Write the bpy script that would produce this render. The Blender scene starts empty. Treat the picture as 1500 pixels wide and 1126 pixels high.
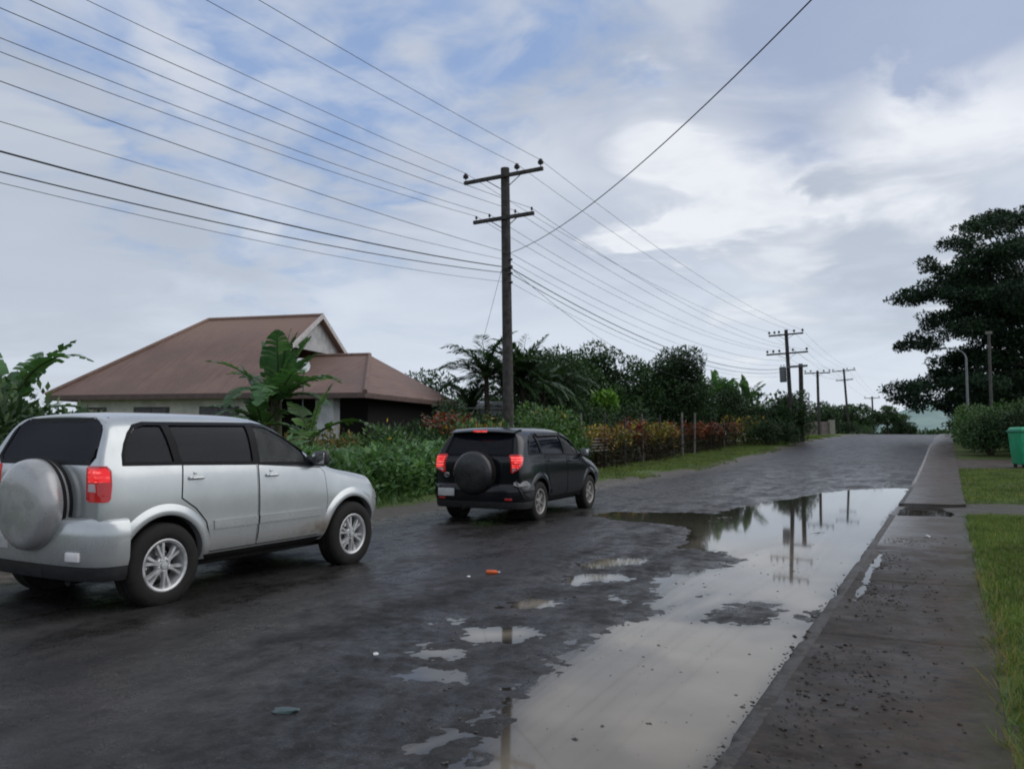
import bpy, bmesh, math, random
import numpy as np
from mathutils import Vector, Matrix
from mathutils.bvhtree import BVHTree
from mathutils.geometry import delaunay_2d_cdt

scene = bpy.context.scene
COL = scene.collection
R = math.radians
rng = np.random.default_rng(7)
random.seed(7)

# ------------------------------------------------------------------ camera
F_PX = 1177.0; CX = 750.0; CY = 563.0
HCAM = 1.50
PITCH = math.atan((634 - 563) / F_PX)
YAW = math.atan(640 * math.cos(PITCH) / F_PX)       # camera looks to the left of the road axis (+Y)
cam_d = bpy.data.cameras.new("camera")
cam = bpy.data.objects.new("camera", cam_d)
COL.objects.link(cam)
cam.location = (0, 0, HCAM)
cam.rotation_euler = (R(90) + PITCH, 0, YAW)
cam_d.sensor_width = 36
cam_d.lens = 36 * F_PX / 1500
cam_d.clip_start = 0.05
cam_d.clip_end = 6000
scene.camera = cam
cam_d.dof.use_dof = True; cam_d.dof.focus_distance = 9.0; cam_d.dof.aperture_fstop = 3.2
scene.cycles.filter_width = 1.9
_rot = Matrix.Rotation(YAW, 3, 'Z') @ Matrix.Rotation(R(90) + PITCH, 3, 'X')

def ray(px, py):
    """direction in the world of a point of the photograph (1500 px wide)"""
    d = _rot @ Vector(((px - CX) / F_PX, -(py - CY) / F_PX, -1.0))
    return d.normalized()

def on_ground(px, py, z=0.0):
    d = ray(px, py)
    t = (z - HCAM) / d.z
    return (d.x * t, d.y * t)

def at(px, depth, z=0.0):
    """ground position seen in column px at a horizontal distance depth along the view axis"""
    d = ray(px, 634)
    f = Vector((-math.sin(YAW), math.cos(YAW), 0))
    t = depth / (d.x * f.x + d.y * f.y)
    return Vector((d.x * t, d.y * t, z))

def height_at(py, depth):
    return HCAM + (634 - py) * depth / F_PX * 1.0

# ------------------------------------------------------------------ terrain profile
_ey = np.array([-400, 23, 29.5, 36, 44, 51, 63, 81, 100, 124, 190, 380, 3000.])
_ez = np.array([0, 0, .11, .32, .57, .82, 1.08, 1.26, 1.31, 1.14, -1.2, -8, -8.])
_yy = np.arange(-400, 3000, 1.0)
_zz = np.interp(_yy, _ey, _ez)
_k = np.ones(9) / 9
_zz = np.convolve(np.pad(_zz, 4, mode='edge'), _k, mode='valid')
_zz[_yy < 25] = 0
def E(y):
    return np.interp(y, _yy, _zz)
def Ef(y):
    return float(np.interp(y, _yy, _zz))

def SH(x):
    t = np.clip((np.asarray(x, float) + 2) / -7., 0, 1); return 8. * t * t * (3 - 2 * t)
def EG(x, y): return E(y - SH(x))          # the left side of the road rises a little later than the right
def Eg(x, y): return float(EG(x, y))
# ------------------------------------------------------------------ numpy noise
def _hash(ix, iy, seed):
    h = (ix.astype(np.int64) * 374761393 + iy.astype(np.int64) * 668265263 + seed * 2147483647) & 0xffffffff
    h = ((h ^ (h >> 13)) * 1274126177) & 0xffffffff
    h = h ^ (h >> 16)
    return (h & 0xffffff) / float(0xffffff)
def vnoise(x, y, seed=0):
    ix = np.floor(x); iy = np.floor(y)
    fx = x - ix; fy = y - iy
    fx = fx * fx * (3 - 2 * fx); fy = fy * fy * (3 - 2 * fy)
    a = _hash(ix, iy, seed); b = _hash(ix + 1, iy, seed)
    c = _hash(ix, iy + 1, seed); d = _hash(ix + 1, iy + 1, seed)
    return (a * (1 - fx) + b * fx) * (1 - fy) + (c * (1 - fx) + d * fx) * fy
def fbm(x, y, f, octv=4, seed=0, gain=.5):
    s = np.zeros_like(x, dtype=float); a = 1; t = 0
    for o in range(octv):
        s += a * (vnoise(x * f, y * f, seed + o * 17) - .5); t += a
        a *= gain; f *= 2.03
    return s / t * 2          # about -1..1
def sd_poly(X, Y, poly):
    """signed distance, positive inside"""
    d = np.full(X.shape, 1e9); inside = np.zeros(X.shape, bool)
    n = len(poly)
    for i in range(n):
        ax, ay = poly[i]; bx, by = poly[(i + 1) % n]
        ex, ey = bx - ax, by - ay
        t = np.clip(((X - ax) * ex + (Y - ay) * ey) / (ex * ex + ey * ey + 1e-12), 0, 1)
        d = np.minimum(d, np.hypot(X - ax - t * ex, Y - ay - t * ey))
        c = ((ay > Y) != (by > Y))
        with np.errstate(divide='ignore', invalid='ignore'):
            xi = (bx - ax) * (Y - ay) / ((by - ay) if by != ay else 1e-12) + ax
        inside ^= c & (X < xi)
    return np.where(inside, d, -d)
def sstep(a, b, x):
    t = np.clip((x - a) / (b - a), 0, 1)
    return t * t * (3 - 2 * t)

# ------------------------------------------------------------------ materials
class NT:
    """a little helper to write node trees"""
    def __init__(s, tree):
        s.t = tree; s.n = tree.nodes; s.l = tree.links
    def node(s, typ, **kw):
        n = s.n.new(typ)
        for k, v in kw.items(): setattr(n, k, v)
        return n
    def put(s, sock, v):
        if isinstance(v, bpy.types.NodeSocket): s.l.new(v, sock)
        elif v is not None:
            if isinstance(v, (tuple, list)) and len(v) == 3 and sock.type == 'RGBA': v = (*v, 1)
            sock.default_value = v
    def math(s, op, a, b=None, c=None, clamp=False):
        n = s.node('ShaderNodeMath', operation=op); n.use_clamp = clamp
        s.put(n.inputs[0], a); s.put(n.inputs[1], b) if b is not None else None
        if c is not None: s.put(n.inputs[2], c)
        return n.outputs[0]
    def vmath(s, op, a, b=None):
        n = s.node('ShaderNodeVectorMath', operation=op)
        s.put(n.inputs[0], a)
        if b is not None: s.put(n.inputs[1], b)
        return n.outputs['Value'] if op in ('DOT_PRODUCT', 'LENGTH') else n.outputs[0]
    def ramp(s, v, a, b, lo=0., hi=1., smooth=True):
        n = s.node('ShaderNodeMapRange')
        n.interpolation_type = 'SMOOTHSTEP' if smooth else 'LINEAR'
        s.put(n.inputs['Value'], v)
        for k, x in (('From Min', a), ('From Max', b), ('To Min', lo), ('To Max', hi)): s.put(n.inputs[k], x)
        return n.outputs['Result']
    def noise(s, vec, scale, detail=4, rough=.55, dist=0., out='Fac'):
        n = s.node('ShaderNodeTexNoise')
        if vec is not None: s.put(n.inputs['Vector'], vec)
        n.inputs['Scale'].default_value = scale; n.inputs['Detail'].default_value = detail
        n.inputs['Roughness'].default_value = rough; n.inputs['Distortion'].default_value = dist
        return n.outputs[out]
    def mix(s, f, a, b, typ='MIX'):
        n = s.node('ShaderNodeMix', data_type='RGBA', blend_type=typ)
        s.put(n.inputs['Factor'], f); s.put(n.inputs[6], a); s.put(n.inputs[7], b)
        return n.outputs[2]
    def mixsh(s, f, a, b):
        n = s.node('ShaderNodeMixShader')
        s.put(n.inputs[0], f); s.l.new(a, n.inputs[1]); s.l.new(b, n.inputs[2])
        return n.outputs[0]
    def attr(s, name):
        n = s.node('ShaderNodeAttribute', attribute_name=name)
        return n.outputs['Fac']
    def pos(s):
        return s.node('ShaderNodeNewGeometry').outputs['Position']
    def obj(s):
        return s.node('ShaderNodeTexCoord').outputs['Object']
    def island(s):
        return s.node('ShaderNodeNewGeometry').outputs['Random Per Island']
    def bump(s, h, strength=.3, dist=.01):
        n = s.node('ShaderNodeBump'); n.inputs['Strength'].default_value = strength
        n.inputs['Distance'].default_value = dist; s.l.new(h, n.inputs['Height'])
        return n.outputs[0]
    def sep(s, v):
        n = s.node('ShaderNodeSeparateXYZ'); s.put(n.inputs[0], v); return n.outputs
    def comb(s, x, y, z):
        n = s.node('ShaderNodeCombineXYZ')
        for i, v in enumerate((x, y, z)): s.put(n.inputs[i], v)
        return n.outputs[0]
    def pbsdf(s, **kw):
        n = s.node('ShaderNodeBsdfPrincipled')
        for k, v in kw.items(): s.put(n.inputs[k.replace('_', ' ')], v)
        return n

def new_mat(name):
    m = bpy.data.materials.new(name); m.use_nodes = True
    m.node_tree.nodes.clear()
    t = NT(m.node_tree)
    o = t.node('ShaderNodeOutputMaterial')
    t.out = lambda sh: t.l.new(sh, o.inputs['Surface'])
    return m, t

def simple(name, col, rough=.6, metal=0., var=.25, scale=8., bump=0., bscale=60., spec=.5, coat=0., emit=None):
    m, t = new_mat(name)
    p = t.obj()
    n = t.noise(p, scale, 5, .6)
    f = t.ramp(n, .3, .7)
    c = t.mix(f, tuple(x * (1 - var) for x in col), tuple(min(1, x * (1 + var)) for x in col))
    b = t.pbsdf(Base_Color=c, Roughness=t.ramp(n, .3, .7, max(.02, rough - .08), min(1, rough + .08)), Metallic=metal,
                Specular_IOR_Level=spec, Coat_Weight=coat)
    if bump: t.put(b.inputs['Normal'], t.bump(t.noise(p, bscale, 4), bump, .004))
    if emit: t.put(b.inputs['Emission Color'], emit[0]); t.put(b.inputs['Emission Strength'], emit[1])
    t.out(b.outputs[0])
    return m

LEAF_GAIN = 1.9
def leaf_mat(name, cols, nscale=.6, trans=.25, rough=.5, spec=.3, dark=.62, gain=None):
    """cols: list of leaf colours picked leaf by leaf"""
    m, t = new_mat(name)
    i = t.island()
    cr = t.node('ShaderNodeValToRGB'); el = cr.color_ramp.elements
    k = len(cols)
    while len(el) < k: el.new(.5)
    for j, c in enumerate(cols):
        el[j].position = j / max(1, k - 1); el[j].color = (*[q * (gain or LEAF_GAIN) for q in c], 1)
    t.l.new(i, cr.inputs[0])
    n = t.noise(t.pos(), nscale, 3, .6)
    c = t.mix(t.ramp(n, .35, .65), tuple(dark for _ in range(3)), (1.15, 1.15, 1.1))
    col = t.mix(1.0, cr.outputs[0], c, 'MULTIPLY')
    b = t.pbsdf(Base_Color=col, Roughness=rough, Specular_IOR_Level=spec)
    if trans:
        tr = t.node('ShaderNodeBsdfTranslucent'); t.l.new(t.mix(1, col, (1.1, 1.25, .6), 'MULTIPLY'), tr.inputs[0])
        t.out(t.mixsh(trans, b.outputs[0], tr.outputs[0]))
    else: t.out(b.outputs[0])
    return m

# ------------------------------------------------------------------ mesh builders
def np_mesh(name, verts, quads=None, tris=None, mat=None, smooth=True, attrs=None, parent=None):
    me = bpy.data.meshes.new(name)
    verts = np.asarray(verts, dtype=np.float32)
    me.vertices.add(len(verts)); me.vertices.foreach_set('co', verts.ravel())
    loops = []; starts = []; tot = 0
    if quads is not None and len(quads):
        q = np.asarray(quads, np.int32); loops.append(q.ravel()); starts.append(np.arange(len(q)) * 4); tot = q.size
    if tris is not None and len(tris):
        q = np.asarray(tris, np.int32); loops.append(q.ravel()); starts.append(tot + np.arange(len(q)) * 3)
    loops = np.concatenate(loops).astype(np.int32); starts = np.concatenate(starts).astype(np.int32)
    me.loops.add(len(loops)); me.loops.foreach_set('vertex_index', loops)
    me.polygons.add(len(starts)); me.polygons.foreach_set('loop_start', starts)
    me.update(calc_edges=True)
    me.validate()
    me.polygons.foreach_set('use_smooth', np.full(len(me.polygons), smooth))
    for k, v in (attrs or {}).items():
        a = me.attributes.new(k, 'FLOAT', 'POINT'); a.data.foreach_set('value', np.asarray(v, np.float32))
    if mat: me.materials.append(mat)
    o = bpy.data.objects.new(name, me); COL.objects.link(o)
    if parent: o.parent = parent
    return o

def grid_mesh(name, xs, ys, zf, mat, attrs=None, mask=None):
    X, Y = np.meshgrid(xs, ys)
    Z = zf(X, Y)
    nx, ny = len(xs), len(ys)
    idx = np.arange(nx * ny).reshape(ny, nx)
    q = np.stack([idx[:-1, :-1], idx[:-1, 1:], idx[1:, 1:], idx[1:, :-1]], -1).reshape(-1, 4)
    V = np.stack([X, Y, Z], -1).reshape(-1, 3)
    at_ = {k: f(X, Y, Z).ravel() for k, f in (attrs or {}).items()}
    if mask is not None:
        keep = mask(X, Y, Z).ravel()
        q = q[keep[q].any(1)]
        used = np.unique(q); rm = np.full(len(V), -1); rm[used] = np.arange(len(used))
        q = rm[q]; V = V[used]; at_ = {k: v[used] for k, v in at_.items()}
    return np_mesh(name, V, quads=q, mat=mat, attrs=at_)

class MB:
    """collects shapes in one mesh"""
    def __init__(s): s.v = []; s.f = []; s.m = []
    def add(s, verts, faces, mi=0, M=None):
        o = len(s.v)
        for p in verts:
            p = Vector(p)
            s.v.append(tuple(M @ p if M is not None else p))
        for f in faces: s.f.append(tuple(i + o for i in f)); s.m.append(mi)
        return s
    def box(s, c, size, bevel=0., rot=None, mi=0, seg=2):
        bm = bmesh.new(); bmesh.ops.create_cube(bm, size=1)
        for v in bm.verts: v.co = Vector((v.co.x * size[0], v.co.y * size[1], v.co.z * size[2]))
        if bevel: bmesh.ops.bevel(bm, geom=list(bm.edges), offset=min(bevel, min(size) * .49), segments=seg, affect='EDGES', profile=.5)
        M = Matrix.Translation(c)
        if rot is not None: M = M @ (rot if isinstance(rot, Matrix) else Matrix.Rotation(rot, 4, 'Z'))
        bm.verts.index_update()
        s.add([v.co for v in bm.verts], [[v.index for v in f.verts] for f in bm.faces], mi, M); bm.free()
        return s
    def tube(s, pts, rad, n=8, mi=0, cap=True):
        pts = [Vector(p) for p in pts]
        if not hasattr(rad, '__len__'): rad = [rad] * len(pts)
        vs = []; up = None
        for i, p in enumerate(pts):
            d = (pts[min(i + 1, len(pts) - 1)] - pts[max(i - 1, 0)]).normalized()
            if up is None:
                up = d.orthogonal().normalized()
            else:
                up = (up - d * up.dot(d))
                up = up.normalized() if up.length > 1e-6 else d.orthogonal().normalized()
            w = d.cross(up)
            for k in range(n):
                a = 2 * math.pi * k / n
                vs.append(p + (up * math.cos(a) + w * math.sin(a)) * rad[i])
        fs = []
        for i in range(len(pts) - 1):
            for k in range(n):
                fs.append((i * n + k, i * n + (k + 1) % n, (i + 1) * n + (k + 1) % n, (i + 1) * n + k))
        if cap:
            fs.append(tuple(range(n - 1, -1, -1))); fs.append(tuple((len(pts) - 1) * n + k for k in range(n)))
        return s.add(vs, fs, mi)
    def lathe(s, prof, n=24, M=None, mi=0, closed=False):
        """prof: (radius, height) pairs turned about local z"""
        vs = []; fs = []; k = len(prof)
        for j in range(n):
            a = 2 * math.pi * j / n
            for r, h in prof: vs.append((r * math.cos(a), r * math.sin(a), h))
        for j in range(n):
            jj = (j + 1) % n
            for i in range(k - 1 if not closed else k):
                ii = (i + 1) % k
                fs.append((j * k + i, jj * k + i, jj * k + ii, j * k + ii))
        return s.add(vs, fs, mi, M)
    def build(s, name, mat, parent=None, smooth=True, sharp=40):
        me = bpy.data.meshes.new(name)
        me.from_pydata(s.v, [], s.f)
        mats = mat if isinstance(mat, (list, tuple)) else [mat]
        for m in mats: me.materials.append(m)
        me.polygons.foreach_set('material_index', s.m)
        bm = bmesh.new(); bm.from_mesh(me); bmesh.ops.remove_doubles(bm, verts=bm.verts, dist=1e-6)
        bm.to_mesh(me); bm.free()
        me.polygons.foreach_set('use_smooth', np.full(len(me.polygons), smooth))
        if smooth and sharp: me.set_sharp_from_angle(angle=R(sharp))
        me.update()
        o = bpy.data.objects.new(name, me); COL.objects.link(o)
        if parent: o.parent = parent
        return o

def tag(o, label, cat=None, group=None, kind=None):
    o['label'] = label
    if cat: o['category'] = cat
    if group: o['group'] = group
    if kind: o['kind'] = kind
    return o
def structure(o):
    o['kind'] = 'structure'; return o
def thing(name, label, cat, loc=(0, 0, 0), rz=0., group=None):
    o = bpy.data.objects.new(name, None); COL.objects.link(o)
    o.empty_display_size = .2
    o.location = loc; o.rotation_euler = (0, 0, rz)
    return tag(o, label, cat, group)
def copy_thing(src, loc, rz, label, group=None, scale=1.):
    r = src.copy(); COL.objects.link(r); r.location = loc; r.rotation_euler = (0, 0, rz); r.scale = (scale,) * 3
    r['label'] = label
    if group: r['group'] = group
    for ch in list(src.children):
        c = ch.copy(); COL.objects.link(c); c.parent = r
        for g in list(ch.children):
            d = g.copy(); COL.objects.link(d); d.parent = c
    return r
# ------------------------------------------------------------------ sky and sun
SUN_EL = R(42); SUN_AZ = R(60)            # azimuth clockwise from +Y: ahead and to the right
w = bpy.data.worlds.new("World"); scene.world = w; w.use_nodes = True
wt = NT(w.node_tree); wt.n.clear()
def build_world():
    t = wt
    out = t.node('ShaderNodeOutputWorld'); bg = t.node('ShaderNodeBackground'); bg.inputs['Strength'].default_value = .113
    t.l.new(bg.outputs[0], out.inputs[0])
    sky = t.node('ShaderNodeTexSky', sky_type='NISHITA'); sky.sun_disc = False
    sky.sun_elevation = SUN_EL; sky.sun_rotation = SUN_AZ
    sky.air_density = 1.0; sky.dust_density = .6; sky.ozone_density = 1.5
    d = t.node('ShaderNodeTexCoord').outputs['Generated']
    d = t.vmath('NORMALIZE', d)
    x, y, z = t.sep(d)
    k = t.math('DIVIDE', 1.0, t.math('ADD', t.math('MAXIMUM', z, 0.0), .16))
    p = t.comb(t.math('MULTIPLY', x, k), t.math('MULTIPLY', y, k), t.math('MULTIPLY', z, .5))
    big = t.noise(p, .75, 5, .5, .4)
    mid = t.noise(t.vmath('ADD', p, (11.3, 4.2, 2.)), 1.9, 6, .52, .5)
    puff = t.noise(t.vmath('ADD', p, (3.7, 9.1, 5.)), 5.5, 4, .52, .3)
    def blob(px, py, r_in, r_out, warp=.35):
        """soft patch of sky around a direction, its border broken up by the cloud noise"""
        v = ray(px, py)
        dist = t.math('ARCCOSINE', t.math('MINIMUM', t.vmath('DOT_PRODUCT', d, tuple(v)), .99999))
        dist = t.math('ADD', dist, t.math('MULTIPLY', t.math('SUBTRACT', mid, .5), warp))
        return t.ramp(dist, R(r_in), R(r_out), 1., 0.)
    def add(a, b): return t.math('ADD', a, b, clamp=True)
    # body of the cloud layer: pale grey with bluish darker bellies
    f = t.ramp(t.math('ADD', t.math('MULTIPLY', mid, .5), t.math('MULTIPLY', big, .5)), .38, .62)
    cloud = t.mix(f, (4.1, 4.6, 5.55), (5.9, 6.3, 7.1))
    # pale band towards the horizon
    cloud = t.mix(t.ramp(z, .02, .34, .85, 0.), cloud, (6.3, 6.9, 7.8))
    bellies = add(blob(1330, 300, 2, 13), add(blob(60, 350, 4, 18), blob(1150, 330, 2, 9)))
    cloud = t.mix(t.math('MULTIPLY', bellies, .62), cloud, (4.0, 4.45, 5.2))
    slate = add(blob(1430, 10, 2, 8, .4), blob(1190, 55, 2, 8, .4))
    white = add(blob(1400, 185, 3.5, 9.0, .45), add(blob(1060, 285, 1.0, 5.5, .5), blob(950, 250, .5, 4.5, .5)))
    white = add(white, t.math('MULTIPLY', blob(1130, 400, 1, 6, .5), .7))
    cloud = t.mix(t.math('MULTIPLY', white, t.ramp(puff, .2, .62, .62, 1.)), cloud, (7.9, 8.1, 8.5))
    cloud = t.mix(t.math('MULTIPLY', slate, .85), cloud, (3.1, 3.75, 5.3))
    # holes of blue
    hole = add(blob(430, 190, 3, 14, .8), add(blob(650, 70, 3, 13, .8), add(blob(130, 20, 2, 9, .7), add(blob(830, 10, 2, 8, .7), blob(330, 60, 2, 9, .7)))))
    hole = t.math('MULTIPLY', hole, t.ramp(t.math('ADD', t.math('MULTIPLY', mid, .55), t.math('MULTIPLY', puff, .45)),   .40, .60))
    blue = t.mix(.62, sky.outputs[0], (2.4, 3.9, 7.2))
    col = t.mix(t.math('MULTIPLY', hole, .82), cloud, blue)
    # the veil is thin everywhere: a little of the clear sky shows through
    col = t.mix(.08, col, sky.outputs[0])
    # ground half
    col = t.mix(t.ramp(z, -.06, -.01), (.9, .95, .85), col)
    t.l.new(col, bg.inputs['Color'])
build_world()
sl = bpy.data.lights.new("sun", 'SUN'); sl.energy = 1.3; sl.angle = R(70); sl.color = (1, .96, .9)
so = bpy.data.objects.new("sun", sl); COL.objects.link(so)
sd = Vector((math.sin(SUN_AZ) * math.cos(SUN_EL), math.cos(SUN_AZ) * math.cos(SUN_EL), math.sin(SUN_EL)))
so.rotation_euler = sd.to_track_quat('Z', 'Y').to_euler(); so.location = (20, 20, 40)
scene.view_settings.view_transform = 'Standard'; scene.view_settings.look = 'None'; scene.view_settings.exposure = 0
# ------------------------------------------------------------------ ground, road, water, footpath
KERB_X = -.95; PATH_X0 = -.850; PATH_X1 = .225; ROAD_L = -8.65
# puddle outlines, measured on the flat stretch of road
def gp(pts): return [on_ground(*p) for p in pts]
# the right-hand bound of the big puddle is the kerb
pud_main = gp([(560, 1250), (640, 1160), (705, 1085), (760, 1020), (830, 962), (900, 915), (965, 880), (985, 845), (1060, 832), (1078, 818),
               (1040, 806), (985, 803), (1010, 786), (1000, 772), (940, 765), (880, 762), (865, 755), (900, 750), (1000, 750), (1050, 752), (1080, 744),
               (1130, 735), (1200, 722), (1270, 716), (1328, 711)]) + [(-.9, 24.7), (-.9, 2.), (-1.1, 1.4)]
islands = [(gp([(1008, 908), (1045, 893), (1090, 882), (1135, 882), (1154, 892), (1150, 908), (1100, 914), (1040, 913)]), 1.0),
           (gp([(1160, 905), (1180, 896), (1212, 897), (1200, 915), (1175, 918)]), .8)]
streaks = [gp([(900, 905), (1000, 880), (1040, 868), (1010, 884), (930, 910)])]
small = [gp(q) for q in (
    [(852, 828), (880, 818), (935, 818), (945, 823), (900, 829), (862, 832)],
    [(830, 850), (860, 841), (900, 842), (908, 848), (870, 850), (840, 856)],
    [(752, 885), (775, 877), (808, 877), (815, 886), (790, 890), (765, 893)],
    [(678, 930), (690, 922), (770, 922), (778, 929), (740, 936), (690, 940)],
    [(600, 955), (630, 949), (668, 950), (672, 957), (640, 961)],
    [(645, 911), (655, 906), (668, 908), (664, 914)],
    [(722, 892), (735, 886), (742, 890), (730, 895)],
    [(580, 990), (610, 985), (640, 986), (636, 992), (600, 994)],
    [(648, 993), (668, 988), (680, 990), (672, 998), (655, 999)],
    [(620, 940), (628, 934), (634, 940), (626, 946)],
    [(690, 765), (720, 762), (730, 768), (700, 771)],
    [(640, 752), (700, 748), (760, 752), (740, 758), (660, 758)],
    [(560, 766), (600, 760), (640, 757), (644, 768), (600, 775), (570, 776)],
    [(860, 715), (900, 712), (960, 713), (1000, 716), (940, 722), (880, 722)],
    [(880, 880), (895, 872), (925, 875), (905, 884)],
    [(520, 1120), (560, 1100), (640, 1080), (700, 1062), (690, 1075), (600, 1105)],
)]
small_depth = [1, 1, 1, 1, .7, .5, .5, .6, .6, .45, .4, .0, .0, .05, .4, .6]

def road_sd(X, Y):
    d = sd_poly(X, Y, pud_main)
    for isl, k in islands: d = np.minimum(d, -sd_poly(X, Y, isl) * k)
    for s_ in streaks: d = np.minimum(d, .18 - np.maximum(0, sd_poly(X, Y, s_) + .12) * 1.2)
    for s_, k in zip(small, small_depth):
        if k > .2: d = np.maximum(d, np.minimum(sd_poly(X, Y, s_) * 1.6 + .09, .35) * k + .16 * (k - 1))
    return d
def road_z(X, Y):
    d = road_sd(X, Y)
    d = d + .16 * fbm(X, Y * .7, 1.1, 3, 3) + .09 * fbm(X, Y, 5., 3, 9) + .05 * fbm(X, Y, 21., 2, 4)
    z = np.clip(-d * .055, -.06, .035)
    z = np.where(d < 0, np.minimum(-d * .05, .03), z)
    z = z + .011 * sstep(-1.5, -.25, d) * sstep(.12, -.05, d) * sstep(-5.6, -4.6, X) * fbm(X, Y, 9, 3, 15)
    z = z + .004 * fbm(X, Y, 14, 3, 5) + .0035 * fbm(X, Y, 45, 2, 6)
    rut = .012 * np.exp(-((X + 6.4) / .5) ** 2) + .012 * np.exp(-((X + 8.0) / .5) ** 2)
    z = z - rut * .6 + .02 * fbm(X, Y, .35, 2, 8) * sstep(-2.6, -4, X)
    return EG(X, Y) + z
ys_fine = np.concatenate([np.arange(-30, 1, 1.0), np.arange(1.2, 4, .03), np.arange(4, 9, .026), np.arange(9, 14, .04), np.arange(14, 22, .07), np.arange(22, 32, .18), np.arange(32, 60, .6), np.arange(60, 240, 2.)])
xs_fine = np.concatenate([np.arange(-9.15, -5.4, .05), np.arange(-5.4, -.88, .025), [-.85]])

def wet_asphalt():
    m, t = new_mat('wet_asphalt')
    p = t.pos(); x, y, z = t.sep(p)
    a = t.noise(p, 1.1, 6, .6); b = t.noise(p, 6., 6, .65); g = t.noise(p, 95., 3, .6); g2 = t.noise(p, 34., 4, .7)
    stretched = t.noise(t.vmath('MULTIPLY', p, (1.8, .22, 1.)), 1.3, 5, .6)
    wet = t.attr('wet')
    dry = t.ramp(t.math('ADD', t.math('MULTIPLY', a, .5), t.math('MULTIPLY', stretched, .5)), .42, .62)
    c = t.mix(dry, (.0135, .0125, .0125), (.036, .033, .032))
    c = t.mix(t.math('MULTIPLY', t.ramp(g, .5, .75), .5), c, (.07, .065, .062))
    c = t.mix(t.math('MULTIPLY', t.ramp(g2, .58, .72), .55), c, (.008, .008, .009))
    vo = t.node('ShaderNodeTexVoronoi'); vo.inputs['Scale'].default_value = 62.; t.l.new(p, vo.inputs['Vector'])
    stone = t.ramp(vo.outputs['Distance'], .18, .42, 1., 0.)
    tone = t.sep(vo.outputs['Color'])[0]
    worn = t.math('MULTIPLY', t.ramp(t.noise(p, 2.6, 6, .68, .4), .47, .60), t.ramp(y, 16, 24, 1., .25))
    sc = t.mix(t.ramp(tone, .2, .95), (.012, .0115, .011), (.105, .098, .09))
    c = t.mix(t.math('MULTIPLY', stone, t.math('ADD', t.math('MULTIPLY', worn, .75), .16)), c, sc)
    c = t.mix(t.math('MULTIPLY', t.ramp(t.noise(p, 3.7, 5, .7, .8), .56, .68), .75), c, (.0065, .006, .006))
    grit = t.math('MULTIPLY', t.attr('grit'), t.ramp(t.noise(p, 3.1, 6, .7), .40, .56, .25, 1.))
    c = t.mix(t.math('MULTIPLY', grit, .8), c, t.mix(t.math('MULTIPLY', stone, t.ramp(tone, .55, .95)), (.0075, .007, .0068), (.085, .08, .072)))
    # left-edge mud, paled to stand for the sky's reflection; brown film round the puddles
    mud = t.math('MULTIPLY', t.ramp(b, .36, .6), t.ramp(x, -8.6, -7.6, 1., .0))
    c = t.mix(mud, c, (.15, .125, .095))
    c = t.mix(t.math('MULTIPLY', wet, t.ramp(b, .4, .65, .1, .55)), c, (.028, .024, .02))
    # further off the colour is paler, with the sky's grazing reflection painted in
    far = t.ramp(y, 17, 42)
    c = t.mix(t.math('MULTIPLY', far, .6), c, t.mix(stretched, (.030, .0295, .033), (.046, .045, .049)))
    r = t.ramp(t.math('ADD', t.math('MULTIPLY', t.noise(t.vmath('MULTIPLY', p, (1., .45, 1.)), 2.1, 6, .7, .5), .65), t.math('MULTIPLY', b, .35)), .38, .64, .17, .66)
    r = t.math('SUBTRACT', r, t.math('MULTIPLY', wet, .14), clamp=True)
    r = t.math('ADD', r, t.math('MULTIPLY', grit, .18))
    r = t.math('MAXIMUM', r, .15)
    r = t.math('ADD', t.math('MULTIPLY', r, t.math('SUBTRACT', 1., t.math('MULTIPLY', far, .72))), t.math('MULTIPLY', far, .36))
    n1 = t.math('ADD', t.math('ADD', t.math('MULTIPLY', g2, .9), t.math('MULTIPLY', g, .3)), t.math('MULTIPLY', stone, t.math('ADD', t.math('MULTIPLY', t.math('MAXIMUM', worn, grit), .9), .25)))
    n1 = t.bump(t.math('MULTIPLY', n1, t.math('SUBTRACT', 1., t.math('MULTIPLY', far, .75))), .45, .010)
    bs = t.pbsdf(Base_Color=c, Roughness=r, Specular_IOR_Level=.27, Normal=n1)
    t.out(bs.outputs[0]); return m
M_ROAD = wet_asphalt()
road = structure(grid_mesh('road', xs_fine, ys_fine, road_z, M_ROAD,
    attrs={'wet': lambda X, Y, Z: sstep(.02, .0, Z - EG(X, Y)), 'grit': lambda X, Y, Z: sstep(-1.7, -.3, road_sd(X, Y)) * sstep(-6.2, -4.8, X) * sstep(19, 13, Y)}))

def muddy_water():
    m, t = new_mat('muddy_water')
    dp = t.attr('depth')
    p = t.pos()
    n = t.noise(p, .8, 4, .6)
    mud = t.mix(t.ramp(n, .35, .65), (.225, .192, .148), (.265, .228, .18))
    near_mud = t.ramp(t.sep(p)[1], 9., 15., 1., .12)  # mud tint fades with distance along the road
    c = t.mix(t.math('MULTIPLY', t.ramp(dp, -.002, .022), near_mud), (.022, .019, .016), mud)
    b = t.pbsdf(Base_Color=c, Roughness=.04, IOR=1.33, Specular_IOR_Level=.75)
    t.out(b.outputs[0]); return m
M_WATER = muddy_water()
wy = np.concatenate([np.arange(1.2, 14, .05), np.arange(14, 25.2, .12)]); wx = np.arange(-9.0, -.80, .05)
structure(grid_mesh('water', wx, wy, lambda X, Y: np.zeros_like(X), M_WATER,
    attrs={'depth': lambda X, Y, Z: np.clip((road_sd(X, Y) + .05 + .06 * fbm(X, Y, 3., 3, 77)) * .05, -.002, .03)}, mask=lambda X, Y, Z: road_z(X, Y) < .006))

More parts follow.
